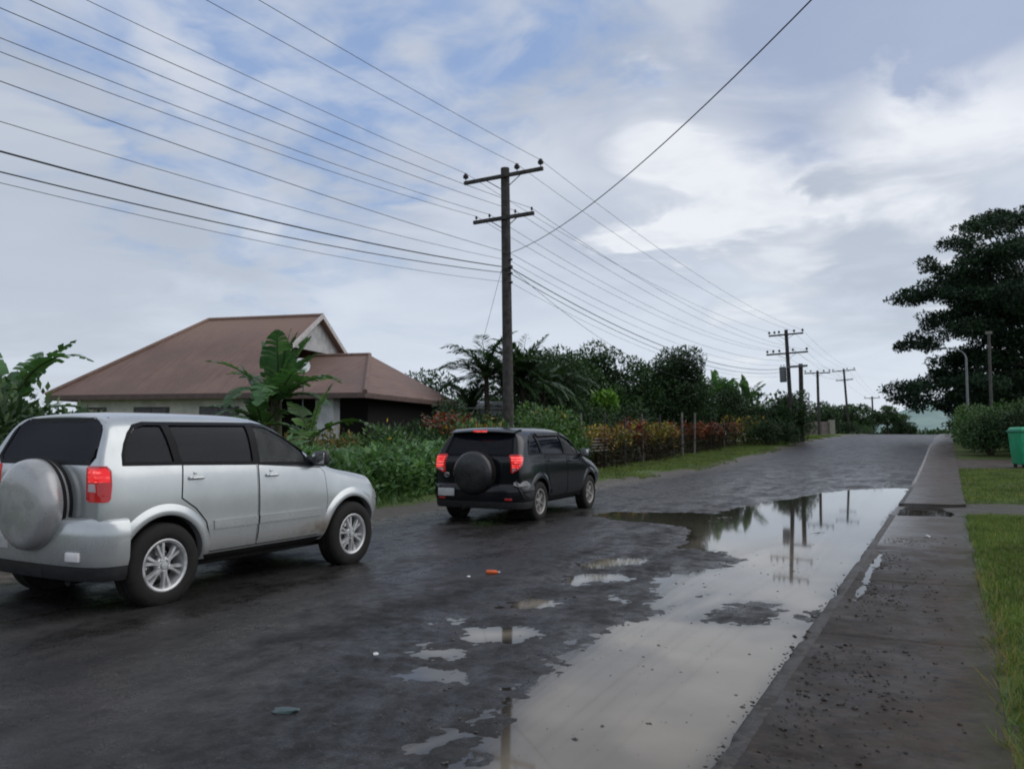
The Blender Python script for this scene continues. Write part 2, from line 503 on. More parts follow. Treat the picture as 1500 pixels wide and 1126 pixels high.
# footpath ----------------------------------------------------------
def wet_concrete(name, mud=1.):
    m, t = new_mat(name)
    p = t.pos(); x, y, z = t.sep(p)
    a = t.noise(t.vmath('MULTIPLY', p, (1.1, .9, 1.)), 1.7, 7, .7, .6); b = t.noise(t.vmath('MULTIPLY', p, (.9, 1.2, 1.)), 8., 6, .72); g = t.noise(p, 70., 3, .6)
    c = t.mix(t.ramp(a, .35, .68), (.036, .030, .026), (.075, .066, .058))
    near = t.ramp(y, 7.5, 13.5, 1., 0.)                    # silt washed over the near slabs
    side = t.ramp(x, -.9, .25, .25, 1.)
    mm = t.ramp(t.math('ADD', t.math('ADD', t.math('MULTIPLY', a, .5), t.math('MULTIPLY', b, .5)), t.math('MULTIPLY', t.math('ADD', near, t.math('MULTIPLY', side, .55)), .25)), .55, .78)
    mud_c = t.mix(t.ramp(b, .4, .65), (.016, .0115, .009), (.040, .028, .021))
    c = t.mix(t.math('MULTIPLY', mm, .92 * mud), c, mud_c)
    brown = t.math('MULTIPLY', t.ramp(t.math('ADD', x, t.math('MULTIPLY', a, .7)), -.25, .55), .8 * mud)
    c = t.mix(brown, c, t.mix(b, (.028, .018, .011), (.060, .040, .024)))
    c = t.mix(t.math('MULTIPLY', t.ramp(t.math('ADD', x, t.math('MULTIPLY', b, .5)), .22, .42), .55 * mud), c, (.030, .036, .012))
    sm = t.noise(t.vmath('MULTIPLY', p, (.75, 1.4, 1.)), 5.5, 7, .72, .6)
    c = t.mix(t.math('MULTIPLY', t.math('MULTIPLY', t.ramp(sm, .53, .60), t.ramp(y, 8.5, 11.5, 1., .0)), t.ramp(x, -.1, .2, .9, .25)), c, (.011, .0095, .008))
    pale = t.math('MULTIPLY', t.math('MULTIPLY', t.ramp(y, 11.0, 11.8), t.ramp(y, 15.4, 16.2, 1., .6)), t.ramp(x, -.95, -.25, .9, .15))
    c = t.mix(t.math('MULTIPLY', pale, t.ramp(b, .3, .6, .3, .8)), c, (.22, .215, .205))
    far = t.ramp(y, 20, 27)
    c = t.mix(t.math('MULTIPLY', far, .8), c, t.mix(b, (.05, .034, .027), (.08, .06, .05)))
    c = t.mix(t.math('MULTIPLY', t.ramp(g, .6, .78), .4), c, (.11, .1, .09))
    r = t.mix(pale, t.mix(t.ramp(a, .36, .64), (.36,) * 3, (.62,) * 3), t.mix(t.ramp(b, .36, .64), (.16,) * 3, (.4,) * 3))
    r = t.sep(r)[0]
    r = t.math('ADD', r, t.math('MULTIPLY', mm, .15), clamp=True)
    bs = t.pbsdf(Base_Color=c, Roughness=r, Specular_IOR_Level=.33,
                 Normal=t.bump(t.math('ADD', t.math('MULTIPLY', b, .5), t.math('MULTIPLY', g, .6)), .5, .008))
    t.out(bs.outputs[0]); return m
M_PATH = wet_concrete('wet_concrete')
JOINTS = [-6, -3.5, -1, 1.5, 3.8, 6.2, 8.6, 11.0, 12.4, 13.6, 14.7, 19.7, 21, 22.5, 27.5, 32, 37, 42, 47, 51, 57, 63, 68]
def path_z(X, Y, top=.075):
    z = E(Y) + top + .006 * fbm(X, Y, 1.4, 3, 31) + .006 * fbm(X, Y, 8, 3, 33) * sstep(14, 8, Y) + .004 * fbm(X, Y, 30, 2, 35) * sstep(13, 7, Y)
    for j in JOINTS: z = z - .014 * np.exp(-((Y - j) / .022) ** 2)
    z = z + .012 * (X - PATH_X0)
    z = z - .026 * np.exp(-((X - PATH_X0 - .09 - .03 * fbm(X * 0, Y, 1.2, 3, 38)) / (.055 + .03 * fbm(X * 0, Y, 2.4, 3, 39))) ** 2) * sstep(7.1, 8.1, Y) * sstep(11.3, 10.3, Y)   # a gutter of water behind the kerb
    z = z + .012 * sstep(.05, .22, X + .06 * fbm(X, Y, 2.2, 3, 37))
    return z
def dense(a, b, st):
    return np.linspace(a, b, max(2, int((b - a) / st)))
pathy1 = np.unique(np.concatenate([dense(-12, 2.4, .5), dense(2.5, 9, .028), dense(9, 15.55, .045)]))
pathx = np.linspace(PATH_X0, PATH_X1 + .03, 44)
structure(grid_mesh('pavement', pathx, pathy1, path_z, M_PATH))
pathy2 = np.unique(np.concatenate([dense(18.3, 27, .05), dense(27, 60, .3), dense(60, 180, 2)]))
structure(grid_mesh('pavement', np.linspace(PATH_X0, PATH_X1 + .03, 16), pathy2, path_z, M_PATH))
# end faces of the two slabs at the crossing
def slab_end(y, s):
    mb = MB(); xs = np.linspace(PATH_X0, PATH_X1 + .03, 12)
    vs = []; fs = []
    for x in xs:
        vs.append((x, y, float(path_z(np.array([x]), np.array([y]))[0]))); vs.append((x, y + .015 * s, -.12))
    for i in range(len(xs) - 1): fs.append((2 * i, 2 * i + 1, 2 * i + 3, 2 * i + 2))
    mb.add(vs, fs); return structure(mb.build('pavement', M_PATH, smooth=False))
slab_end(15.55, 1); slab_end(18.3, -1)
# kerb stones
def kerb_run(y0, y1, st):
    ys = np.unique(np.concatenate([dense(y0, y1, st)]))
    prof = [(-.957, -.14), (-.957, .035), (-.950, .055), (-.935, .066), (-.868, .069), (-.852, .064), (-.847, -.05)]
    vs = []; fs = []
    for j, y in enumerate(ys):
        w1 = float(fbm(np.array([y]), np.array([.3]), 1.1, 3, 41)[0]); w2 = float(fbm(np.array([y]), np.array([5.3]), 6, 2, 43)[0])
        chip = max(0, float(fbm(np.array([y]), np.array([9.3]), 2.3, 3, 47)[0]) - .12) * .16 * (1 if y < 12 else .3)
        for i, (x, z) in enumerate(prof):
            k = 1 if 0 < i < 6 else 0
            vs.append((x + (.012 * w1 + .006 * w2) * (1 if i < 5 else 0) + chip * (1 if i in (1, 2) else 0), y, z + Ef(y) + k * .006 * w2 - chip * (.5 if i in (1, 2, 3) else 0)))
    n = len(prof)
    for j in range(len(ys) - 1):
        for i in range(n - 1): fs.append((j * n + i, (j + 1) * n + i, (j + 1) * n + i + 1, j * n + i + 1))
    fs.append(tuple(range(n))); fs.append(tuple((len(ys) - 1) * n + i for i in range(n - 1, -1, -1)))
    return structure(MB().add(vs, fs).build('kerb', M_KERB, sharp=55))
def kerb_mat():
    m, t = new_mat('kerb_concrete')
    p = t.pos(); a = t.noise(p, 2.2, 5, .65); b = t.noise(p, 14, 5, .7)
    y = t.sep(p)[1]
    c = t.mix(t.ramp(a, .35, .65), (.030, .026, .022), (.085, .078, .07))
    c = t.mix(t.math('MULTIPLY', t.ramp(b, .40, .58), t.ramp(y, 6, 12, .95, .3)), c, (.025, .02, .017))
    c = t.mix(t.math('MULTIPLY', t.ramp(y, 23, 26), t.ramp(b, .35, .55, .2, .85)), c, (.34, .33, .32))
    bs = t.pbsdf(Base_Color=c, Roughness=t.ramp(a, .3, .7, .4, .7), Specular_IOR_Level=.3, Normal=t.bump(b, .7, .012)); t.out(bs.outputs[0]); return m
M_KERB = kerb_mat()
kerb_run(-12, 15.57, .06); kerb_run(18.3, 66, .2)
# crossing: low apron that stands partly under water
M_APRON = wet_concrete('wet_driveway', .7)
def apron_z(X, Y):
    return .012 + .06 * sstep(-.5, .9, X) + .012 * fbm(X, Y, 2, 4, 51) + .004 * fbm(X, Y, 12, 3, 52) - .05 * np.exp(-((X + .36) / .38) ** 2 - ((Y - 16.9) / .8) ** 2)
structure(grid_mesh('driveway', np.linspace(-.957, 12, 150), np.linspace(15.53, 19.05, 60), apron_z, M_APRON))
structure(grid_mesh('water', np.linspace(-.88, .5, 30), np.linspace(15.7, 18.2, 30), lambda X, Y: np.full_like(X, .012), M_WATER,
    attrs={'depth': lambda X, Y, Z: .012 - apron_z(X, Y)}, mask=lambda X, Y, Z: apron_z(X, Y) < .016))
# thin water behind the kerb
structure(grid_mesh('water', np.linspace(PATH_X0, PATH_X0 + .26, 12), np.linspace(7.4, 11.0, 90), lambda X, Y: np.full_like(X, .0588), M_WATER,
    attrs={'depth': lambda X, Y, Z: 0 * X}, mask=lambda X, Y, Z: path_z(X, Y) < .0600))

# grass ground ------------------------------------------------------
def turf(name, soil=.35):
    m, t = new_mat(name)
    p = t.pos(); a = t.noise(p, .5, 5, .6); b = t.noise(p, 5, 5, .65); g = t.noise(p, 60, 3, .7)
    c = t.mix(t.ramp(b, .3, .7), (.062, .092, .022), (.11, .155, .040))
    c = t.mix(t.math('MULTIPLY', t.ramp(g, .45, .7), .5), c, (.02, .035, .01))
    c = t.mix(t.ramp(t.math('ADD', t.math('MULTIPLY', a, .6), t.math('MULTIPLY', b, .4)), .68 - soil * .35, .86 - soil * .35), c, t.mix(b, (.035, .027, .018), (.075, .058, .04)))
    bs = t.pbsdf(Base_Color=c, Roughness=.8, Specular_IOR_Level=.2, Normal=t.bump(t.math('ADD', g, b), .8, .03)); t.out(bs.outputs[0]); return m
M_TURF = turf('turf', .1); M_VERGE = turf('muddy_turf', .62)
def lawn_z(X, Y):
    cut = .10 * (sstep(15.55, 15.75, Y) * sstep(19.25, 19.0, Y)) + .10 * sstep(31.3, 31.5, Y) * sstep(37.6, 37.4, Y)
    return E(Y) - cut + .105 + .03 * fbm(X, Y, .8, 3, 61) + .015 * fbm(X, Y, 5, 2, 62) + .02 * np.clip(X - .285, 0, 3)
edge = PATH_X1 - .02
structure(grid_mesh('lawn', np.concatenate([np.linspace(edge, 2.6, 40), np.linspace(2.9, 14, 20)]), dense(-12, 15.75, .14), lawn_z, M_TURF))
structure(grid_mesh('lawn', np.concatenate([np.linspace(edge + .06, 2.6, 24), np.linspace(2.9, 14, 20)]), dense(19.0, 31.5, .2), lawn_z, M_TURF))
# dirt entrance in front of the bin
def dirt_z(X, Y): return E(Y) + .07 + .02 * fbm(X, Y, .9, 3, 65)
structure(grid_mesh('driveway', np.linspace(edge, 14, 30), dense(31.4, 37.5, .3), dirt_z, M_APRON))
structure(grid_mesh('lawn', np.linspace(edge, 14, 24), dense(37.4, 180, 1.5), lawn_z, M_VERGE))
def verge_z(X, Y):
    return EG(X, Y) + .02 + .035 * sstep(ROAD_L + .15, ROAD_L - .9, X + .3 * fbm(X, Y, .5, 3, 71)) * 2 + .03 * fbm(X, Y, .9, 3, 72) + .012 * fbm(X, Y, 6, 3, 73) - .07 * sstep(ROAD_L - .1, ROAD_L + .25, X + .35 * fbm(X, Y, .6, 3, 74))
def verge_mat():
    m, t = new_mat('verge_turf')
    p = t.pos(); x, y, z = t.sep(p)
    a = t.noise(p, .55, 5, .6); b = t.noise(p, 4, 5, .65); g = t.noise(p, 50, 3, .7)
    c = t.mix(t.ramp(b, .3, .7), (.065, .10, .022), (.11, .155, .038))
    c = t.mix(t.math('MULTIPLY', t.ramp(g, .45, .7), .5), c, (.02, .032, .01))
    s = t.math('ADD', t.math('MULTIPLY', t.math('ADD', a, b), .25), t.ramp(x, ROAD_L - 1.0, ROAD_L - .05, 0., .55))
    s = t.math('ADD', s, t.ramp(y, 17, 23, .22, 0.))
    mud = t.mix(b, (.05, .04, .03), (.13, .105, .08))
    c = t.mix(t.ramp(s, .42, .62), c, mud)
    bs = t.pbsdf(Base_Color=c, Roughness=t.ramp(s, .4, .6, .85, .45), Specular_IOR_Level=.3, Normal=t.bump(t.math('ADD', g, b), .7, .025)); t.out(bs.outputs[0]); return m
M_VERGE_L = verge_mat()
structure(grid_mesh('verge', np.linspace(-13.0, ROAD_L + .35, 60), np.concatenate([dense(-20, 3, .5), dense(3.1, 40, .12), dense(40.2, 180, .8)]), verge_z, M_VERGE_L))

# the land at large, one sheet to the horizon
def land_z(X, Y):
    z = EG(X, Y) - .05 + .25 * sstep(13, 30, np.abs(X + 3)) * fbm(X, Y, .05, 2, 81)
    return z - .22 * ((X > -12.9) & (X < 13.9) & (Y > -25) & (Y < 175))
gx = np.unique(np.concatenate([np.linspace(-3000, -80, 24), np.linspace(-80, -14, 34), [-12.95, -12.85, 13.85, 13.95], np.linspace(14.5, 80, 30), np.linspace(80, 3000, 24)]))
gy = np.unique(np.concatenate([np.linspace(-400, -30, 10), np.linspace(-30, 180, 106), np.linspace(182, 420, 40), np.linspace(430, 3000, 24)]))
structure(grid_mesh('ground', gx, gy, land_z, M_VERGE))
# hill beyond the crest, its haze painted into the pale colour
def hill():
    m, t = new_mat('hazy_hill')
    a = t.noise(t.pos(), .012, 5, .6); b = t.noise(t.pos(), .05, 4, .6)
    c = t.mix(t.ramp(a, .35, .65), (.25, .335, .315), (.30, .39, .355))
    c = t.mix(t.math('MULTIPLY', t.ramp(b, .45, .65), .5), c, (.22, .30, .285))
    t.out(t.pbsdf(Base_Color=c, Roughness=1., Specular_IOR_Level=0.).outputs[0])
    def hz(X, Y):
        u = (X - 25) / 150.
        return -12 + 62 * np.exp(-((Y - 1500) / 260.) ** 2) * np.exp(-u * u) * (1 + .25 * fbm(X, Y, .006, 4, 91)) + 10 * np.exp(-((Y - 1700) / 260.) ** 2) * np.exp(-((X + 650) / 900.) ** 2)
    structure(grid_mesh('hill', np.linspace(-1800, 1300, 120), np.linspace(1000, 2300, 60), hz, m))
hill()
# ------------------------------------------------------------------ cars
def mirror_poly(p): return [(-a, b) for a, b in p]

def loft_body(stations):
    """closed mesh through half sections, mirrored, smoothed by subdivision"""
    vs = []; fs = []
    n = 11; k = 2 * n - 2                     # ring of points: right side up, left side down
    for st in stations:
        yb, yt, zb, zbelt, zr, xr, xm, xb, xt, dr = st
        lz = zbelt
        half = [(0, yb, zb), (.7 * xr, yb, zb), (xr, yb, zb + .06), (xm - .012, yb, zb + .24), (xm, yb, .5 * (zb + .24) + .5 * (zbelt - .1)),
                (xm - .022, yb, zbelt - .09), (xb, yb * .97 + yt * .03, zbelt + .01),
                (.5 * (xb + xt) + .018, .5 * (yb + yt), .5 * (zbelt + zr)), (xt, yt * .9 + yb * .1, zr - dr), (xt - .16, yt, zr - dr * .22), (0, yt, zr)]
        ring = half + [(-x, y, z) for x, y, z in half[-2:0:-1]]
        vs += ring
    for j in range(len(stations) - 1):
        for i in range(k):
            fs.append((j * k + i, j * k + (i + 1) % k, (j + 1) * k + (i + 1) % k, (j + 1) * k + i))
    for j, flip in ((0, 0), (len(stations) - 1, 1)):
        b = j * k
        for i in range(n - 1):
            a0 = b + i; a1 = b + i + 1; c0 = b + (k - i) % k; c1 = b + (k - i - 1) % k
            f = [a0, a1, c1, c0]
            f = [q for q_i, q in enumerate(f) if q not in f[:q_i]]
            fs.append(tuple(f[::-1]) if not flip else tuple(f))
    me = bpy.data.meshes.new('body'); me.from_pydata(vs, [], fs)
    bm = bmesh.new(); bm.from_mesh(me); bmesh.ops.recalc_face_normals(bm, faces=bm.faces); bm.to_mesh(me); bm.free()
    return me

def applied(o):
    dg = bpy.context.evaluated_depsgraph_get(); dg.update()
    me = bpy.data.meshes.new_from_object(o.evaluated_get(dg))
    o.modifiers.clear(); old = o.data; o.data = me
    return o

def fixn(o):
    bm = bmesh.new(); bm.from_mesh(o.data); bmesh.ops.recalc_face_normals(bm, faces=bm.faces); bm.to_mesh(o.data); bm.free()
    return o
def facing(o, s):
    bm = bmesh.new(); bm.from_mesh(o.data); bmesh.ops.recalc_face_normals(bm, faces=bm.faces)
    if sum(f.normal.x * f.calc_area() for f in bm.faces) * s < 0: bmesh.ops.reverse_faces(bm, faces=bm.faces)
    bm.to_mesh(o.data); bm.free()
    return o

def cutter(mb, mat):
    o = mb.build('cutter', mat, smooth=False); return o

class Skin:
    """projects flat outlines on the body so that glass, doors and lamps follow its curvature"""
    def __init__(s, me):
        bm = bmesh.new(); bm.from_mesh(me); s.t = BVHTree.FromBMesh(bm); bm.free()
    def hit(s, o, d):
        h = s.t.ray_cast(Vector(o), Vector(d).normalized())
        return (h[0], h[1]) if h[0] is not None else None
    def patch(s, poly, frame, off, step=.05, skirt=.012, mb=None, mi=0):
        """frame: (origin, u axis, v axis, ray direction)"""
        O, U, V, D = (Vector(q) for q in frame)
        pts = []
        n = len(poly)
        for i in range(n):
            a = Vector(poly[i]); b = Vector(poly[(i + 1) % n]); m_ = max(1, int((b - a).length / step))
            for j in range(m_): pts.append(a.lerp(b, j / m_))
        nb = len(pts)
        xs = [p[0] for p in pts]; ys = [p[1] for p in pts]
        P = np.array([tuple(p) for p in pts])
        gx, gy = np.meshgrid(np.arange(min(xs) + step / 2, max(xs), step), np.arange(min(ys) + step / 2, max(ys), step))
        sd = sd_poly(gx, gy, [tuple(p) for p in P])
        inner = [Vector((a, b)) for a, b, c in zip(gx.ravel(), gy.ravel(), sd.ravel()) if c > step * .45]
        allp = [Vector((p[0], p[1])) for p in pts] + inner
        v2, e2, f2, _, _, _ = delaunay_2d_cdt(allp, [], [list(range(nb))], 1, 1e-5)
        vs = []; ok = True; last = None
        for p in v2:
            h = s.hit(O + U * p[0] + V * p[1], D)
            if h is None:
                h = last or (O + U * p[0] + V * p[1], -D)
            last = h
            nrm = h[1] if h[1].dot(D) < 0 else -h[1]
            vs.append(h[0] + nrm * off)
        faces = []
        for f in f2:
            a, b, c = (vs[i] for i in f[:3])
            faces.append(tuple(f) if (b - a).cross(c - a).dot(D) < 0 else tuple(reversed(f)))
        mb = mb or MB()
        if skirt and off > 0:
            # fold the rim back to the body
            cnt = {}
            for f in faces:
                for i in range(len(f)):
                    e = (f[i], f[(i + 1) % len(f)]); cnt[e] = cnt.get(e, 0) + 1
            rim = [e for e in cnt if (e[1], e[0]) not in cnt]
            base = len(vs); mp = {}
            for e in rim:
                for i in e:
                    if i not in mp:
                        mp[i] = base + len(mp); vs.append(vs[i] + D * (off + skirt))
            for a, b in rim: faces.append((b, a, mp[a], mp[b]))
        mb.add(vs, faces, mi)
        return mb
SIDE_R = ((3, 0, 0), (0, 1, 0), (0, 0, 1), (-1, 0, 0))
SIDE_L = ((-3, 0, 0), (0, 1, 0), (0, 0, 1), (1, 0, 0))
REAR = ((0, -5, 0), (1, 0, 0), (0, 0, 1), (0, 1, 0))
FRONT_UP = ((0, 0, 4), (1, 0, 0), (0, 1, 0), (0, 0, -1))
def diag(s):    # rear corner, looked at from 45 degrees; u runs round the corner away from the centre line
    q = math.sqrt(.5)
    return ((s * 4 * q, -4 * q, 0), (s * q, q, 0), (0, 0, 1), (-s * q, q, 0))

def ring(poly, w):
    """outline widened and an inner copy: a frame polygon list of quads"""
    n = len(poly); out = []; inn = []
    A = sum(poly[i][0] * poly[(i + 1) % n][1] - poly[(i + 1) % n][0] * poly[i][1] for i in range(n))
    sgn = 1 if A > 0 else -1
    for i in range(n):
        p0 = Vector(poly[i - 1]); p1 = Vector(poly[i]); p2 = Vector(poly[(i + 1) % n])
        d1 = (p1 - p0).normalized(); d2 = (p2 - p1).normalized()
        nn = Vector((d1.y + d2.y, -d1.x - d2.x)) * sgn
        nn = nn.normalized() if nn.length > 1e-6 else Vector((d1.y, -d1.x)) * sgn
        k = 1 / max(.5, nn.dot(Vector((d1.y, -d1.x)) * sgn))
        out.append(p1 + nn * w * k)
    return [tuple(p) for p in out]

def glass_mat(name, tint, trans, painted_sheen=.02):
    m, t = new_mat(name)
    tr = t.node('ShaderNodeBsdfTransparent'); tr.inputs[0].default_value = (*tint, 1)
    b = t.pbsdf(Base_Color=(.008, .010, .018), Roughness=.04, Specular_IOR_Level=.28)
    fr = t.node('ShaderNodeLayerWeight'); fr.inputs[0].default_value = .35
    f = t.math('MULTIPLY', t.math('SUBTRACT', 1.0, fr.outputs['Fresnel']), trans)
    film = t.node('ShaderNodeBsdfDiffuse'); film.inputs[0].default_value = (.34, .36, .35, 1)  # pale diffuse film paints in the light reflected by the glass
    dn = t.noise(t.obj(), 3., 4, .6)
    t.out(t.mixsh(t.ramp(dn, .3, .7, painted_sheen * .6, painted_sheen * 1.4), t.mixsh(f, b.outputs[0], tr.outputs[0]), film.outputs[0])); return m

def paint_mat(name, col, metal, rough, dirt, dirt_col, coat=.55):
    m, t = new_mat(name)
    p = t.obj(); x, y, z = t.sep(p)
    a = t.noise(p, 2.4, 5, .65); b = t.noise(p, 16, 5, .7)
    # road spray: heavy on the sills and behind the wheels, thin above
    h = t.ramp(z, .32, .80, 1., 0.)
    sp = t.math('MULTIPLY', h, t.ramp(t.math('ADD', t.math('MULTIPLY', a, .65), t.math('MULTIPLY', b, .35)), .32, .66, .15, 1.))
    stain = t.math('MULTIPLY', t.ramp(y, .1, .75), t.math('MULTIPLY', t.ramp(y, .8, 1.0, 1., 0.), t.math('MULTIPLY', t.ramp(z, .40, .46), t.ramp(z, .50, .66, 1., 0.))))
    sp = t.math('ADD', t.math('MULTIPLY', sp, dirt), t.math('MULTIPLY', stain, dirt * t_stain), clamp=True)
    film = t.math('MULTIPLY', t.ramp(b, .3, .75), .10 * dirt)
    sp = t.math('ADD', sp, film, clamp=True)
    c = t.mix(sp, t.mix(t.ramp(a, .3, .7), tuple(q * .94 for q in col), tuple(min(1, q * 1.05) for q in col)), dirt_col)
    bk = t.node('ShaderNodeNewGeometry').outputs['Backfacing']
    bs = t.pbsdf(Base_Color=t.mix(bk, c, (.012, .012, .013)), Metallic=t.math('MULTIPLY', t.math('SUBTRACT', 1., sp), metal),
                 Roughness=t.ramp(sp, 0, .8, rough, .65), Specular_IOR_Level=.32, Coat_Weight=t.ramp(sp, 0., .6, coat, 0.), Coat_Roughness=.07)
    t.out(bs.outputs[0]); return m
t_stain = .75
M_TYRE = simple('tyre_rubber', (.014, .013, .012), .8, var=.35, scale=14, bump=.25, bscale=120, spec=.3)
M_ALLOY = simple('alloy', (.50, .50, .50), .36, .55, var=.22, scale=12)
M_ALLOY_D = simple('dusty_alloy', (.30, .285, .265), .42, .45, var=.25, scale=12)
M_BLACKPL = simple('black_plastic', (.016, .016, .017), .5, var=.3, scale=20)
M_UNDER = simple('underbody', (.012, .011, .011), .85, var=.3)
M_TRIM = simple('window_seal', (.004, .004, .006), .35, var=.2, spec=.12)
M_SEAT = simple('seat_fabric', (.035, .035, .038), .9, var=.25, scale=30)
def lit_lamp():
    m, t = new_mat('brake_lamp_lit')
    x, y, z = t.sep(t.obj())
    st = t.math('SINE', t.math('MULTIPLY', z, 150.)); n = t.noise(t.obj(), 9, 2)
    f = t.math('MULTIPLY', t.ramp(st, -.6, .9), t.ramp(n, .4, .6))
    b = t.pbsdf(Base_Color=(.45, .01, .012), Roughness=.12)
    t.put(b.inputs['Emission Color'], t.mix(f, (1., .015, .02), (1., .22, .2))); t.put(b.inputs['Emission Strength'], t.ramp(f, 0, 1, .55, 1.0))
    t.out(b.outputs[0]); return m
M_LAMP_LIT = lit_lamp()
M_LAMP_RED = simple('lamp_red', (.28, .006, .008), .1, var=.2, coat=.5, emit=((1., .02, .02), .12))
M_LAMP_CLEAR = simple('lamp_clear', (.55, .42, .42), .12, var=.15, coat=.6)
M_HEAD = simple('headlamp_clear', (.5, .5, .5), .1, var=.1, coat=.6)
M_CHROME = simple('chrome', (.6, .6, .6), .15, .9, var=.1)
M_REFL = simple('reflector_white', (.75, .72, .72), .25, var=.1)
M_REFL_R = simple('reflector_red', (.4, .02, .02), .2, var=.1)
def plate_mat():
    m, t = new_mat('number_plate')
    p = t.obj(); n = t.noise(t.vmath('MULTIPLY', p, (1., 1., .3)), 38, 2, .5); x, y, z = t.sep(p)
    c = t.mix(t.math('MULTIPLY', t.ramp(n, .45, .6), .35), (.50, .50, .49), (.28, .28, .29))
    t.out(t.pbsdf(Base_Color=c, Roughness=.35).outputs[0]); return m
M_PLATE = plate_mat()
M_GLASS_DARK = glass_mat('privacy_glass', (.16, .18, .21), .50, .008)
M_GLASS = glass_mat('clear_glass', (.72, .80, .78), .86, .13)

def wheel(parent, x, y, r, rim_r, wid, mat_rim, spokes, style, s):
    """s = +1 for the right side of the car; the outer face looks along s*x"""
    e = MB()
    M = Matrix.Translation((x, y, r)) @ Matrix.Rotation(R(90) * s, 4, 'Y')
    h = wid / 2
    # tread blocks cut into the crown
    prof = [(rim_r - .012, -h * .75), (rim_r + .012, -h * .96), (rim_r + .05, -h * 1.02), (r - .045, -h * .98), (r - .012, -h * .84), (r - .002, -h * .62)]
    for q in (-.42, -.1, .22):
        prof += [(r, q * wid), (r - .010, q * wid + .006), (r - .010, q * wid + .014), (r, q * wid + .020)]
    prof += [(r - .002, h * .62), (r - .012, h * .84), (r - .045, h * .98), (rim_r + .05, h * 1.02), (rim_r + .012, h * .96), (rim_r - .012, h * .75)]
    e.lathe(prof, 44, M)
    ty = e.build('tyre', M_TYRE, sharp=50)
    wh = MB()
    wh.lathe([(rim_r, h * .80), (rim_r + .008, h * .90), (rim_r - .004, h * .93), (rim_r - .022, h * .86), (rim_r - .03, h * .62), (rim_r - .045, -h * .5), (rim_r - .01, -h * .75)], 44, M)
    zf = h * .72
    for i in range(spokes):
        a = 2 * math.pi * i / spokes + .2
        forks = (-.17, .17) if style == 'fork' else (0,)
        for fo in forks:
            vs = []
            ro = rim_r - .02
            w0, w1 = (.040, .046) if style == 'fork' else (.050, .075)
            for rr, ww, zz in ((.045, w0, zf + .004), (.5 * ro, w0 * .8, zf + .002), (ro, w1, zf - .006)):
                aa = a + fo * (.35 + .65 * rr / ro)
                c, sn = math.cos(aa), math.sin(aa)
                for dz, sh in ((0, .6), (0, -.6), (-.03, -1), (-.03, 1)):
                    vs.append((c * rr - sn * ww * .5 * sh, sn * rr + c * ww * .5 * sh, zz + dz))
            fs = []
            for j in range(2):
                for q in range(4): fs.append((j * 4 + q, j * 4 + (q + 1) % 4, j * 4 + 4 + (q + 1) % 4, j * 4 + 4 + q))
            fs.append((8, 9, 10, 11))
            wh.add(vs, fs, 0, M)
    wh.lathe([(.001, zf + .012), (.030, zf + .010), (.036, zf - .002), (.062, zf - .004), (.072, zf - .012), (.076, zf - .04)], 20, M)
    for i in range(5):
        a = 2 * math.pi * i / 5
        wh.lathe([(.001, zf + .006), (.009, zf + .004), (.010, zf - .012)], 8, M @ Matrix.Translation((.054 * math.cos(a), .054 * math.sin(a), 0)), 1)
    # brake disc and the dark well behind the spokes
    wh.lathe([(.001, zf - .075), (.13, zf - .075), (.135, zf - .085)], 24, M, 1)
    wh.lathe([(.001, -h * .3), (rim_r - .03, -h * .3)], 24, M, 2)
    rim = wh.build('rim', [mat_rim, M_CHROME, M_UNDER], sharp=35)
    ty.name = 'wheel'; ty.parent = parent
    rim.parent = ty
    return ty

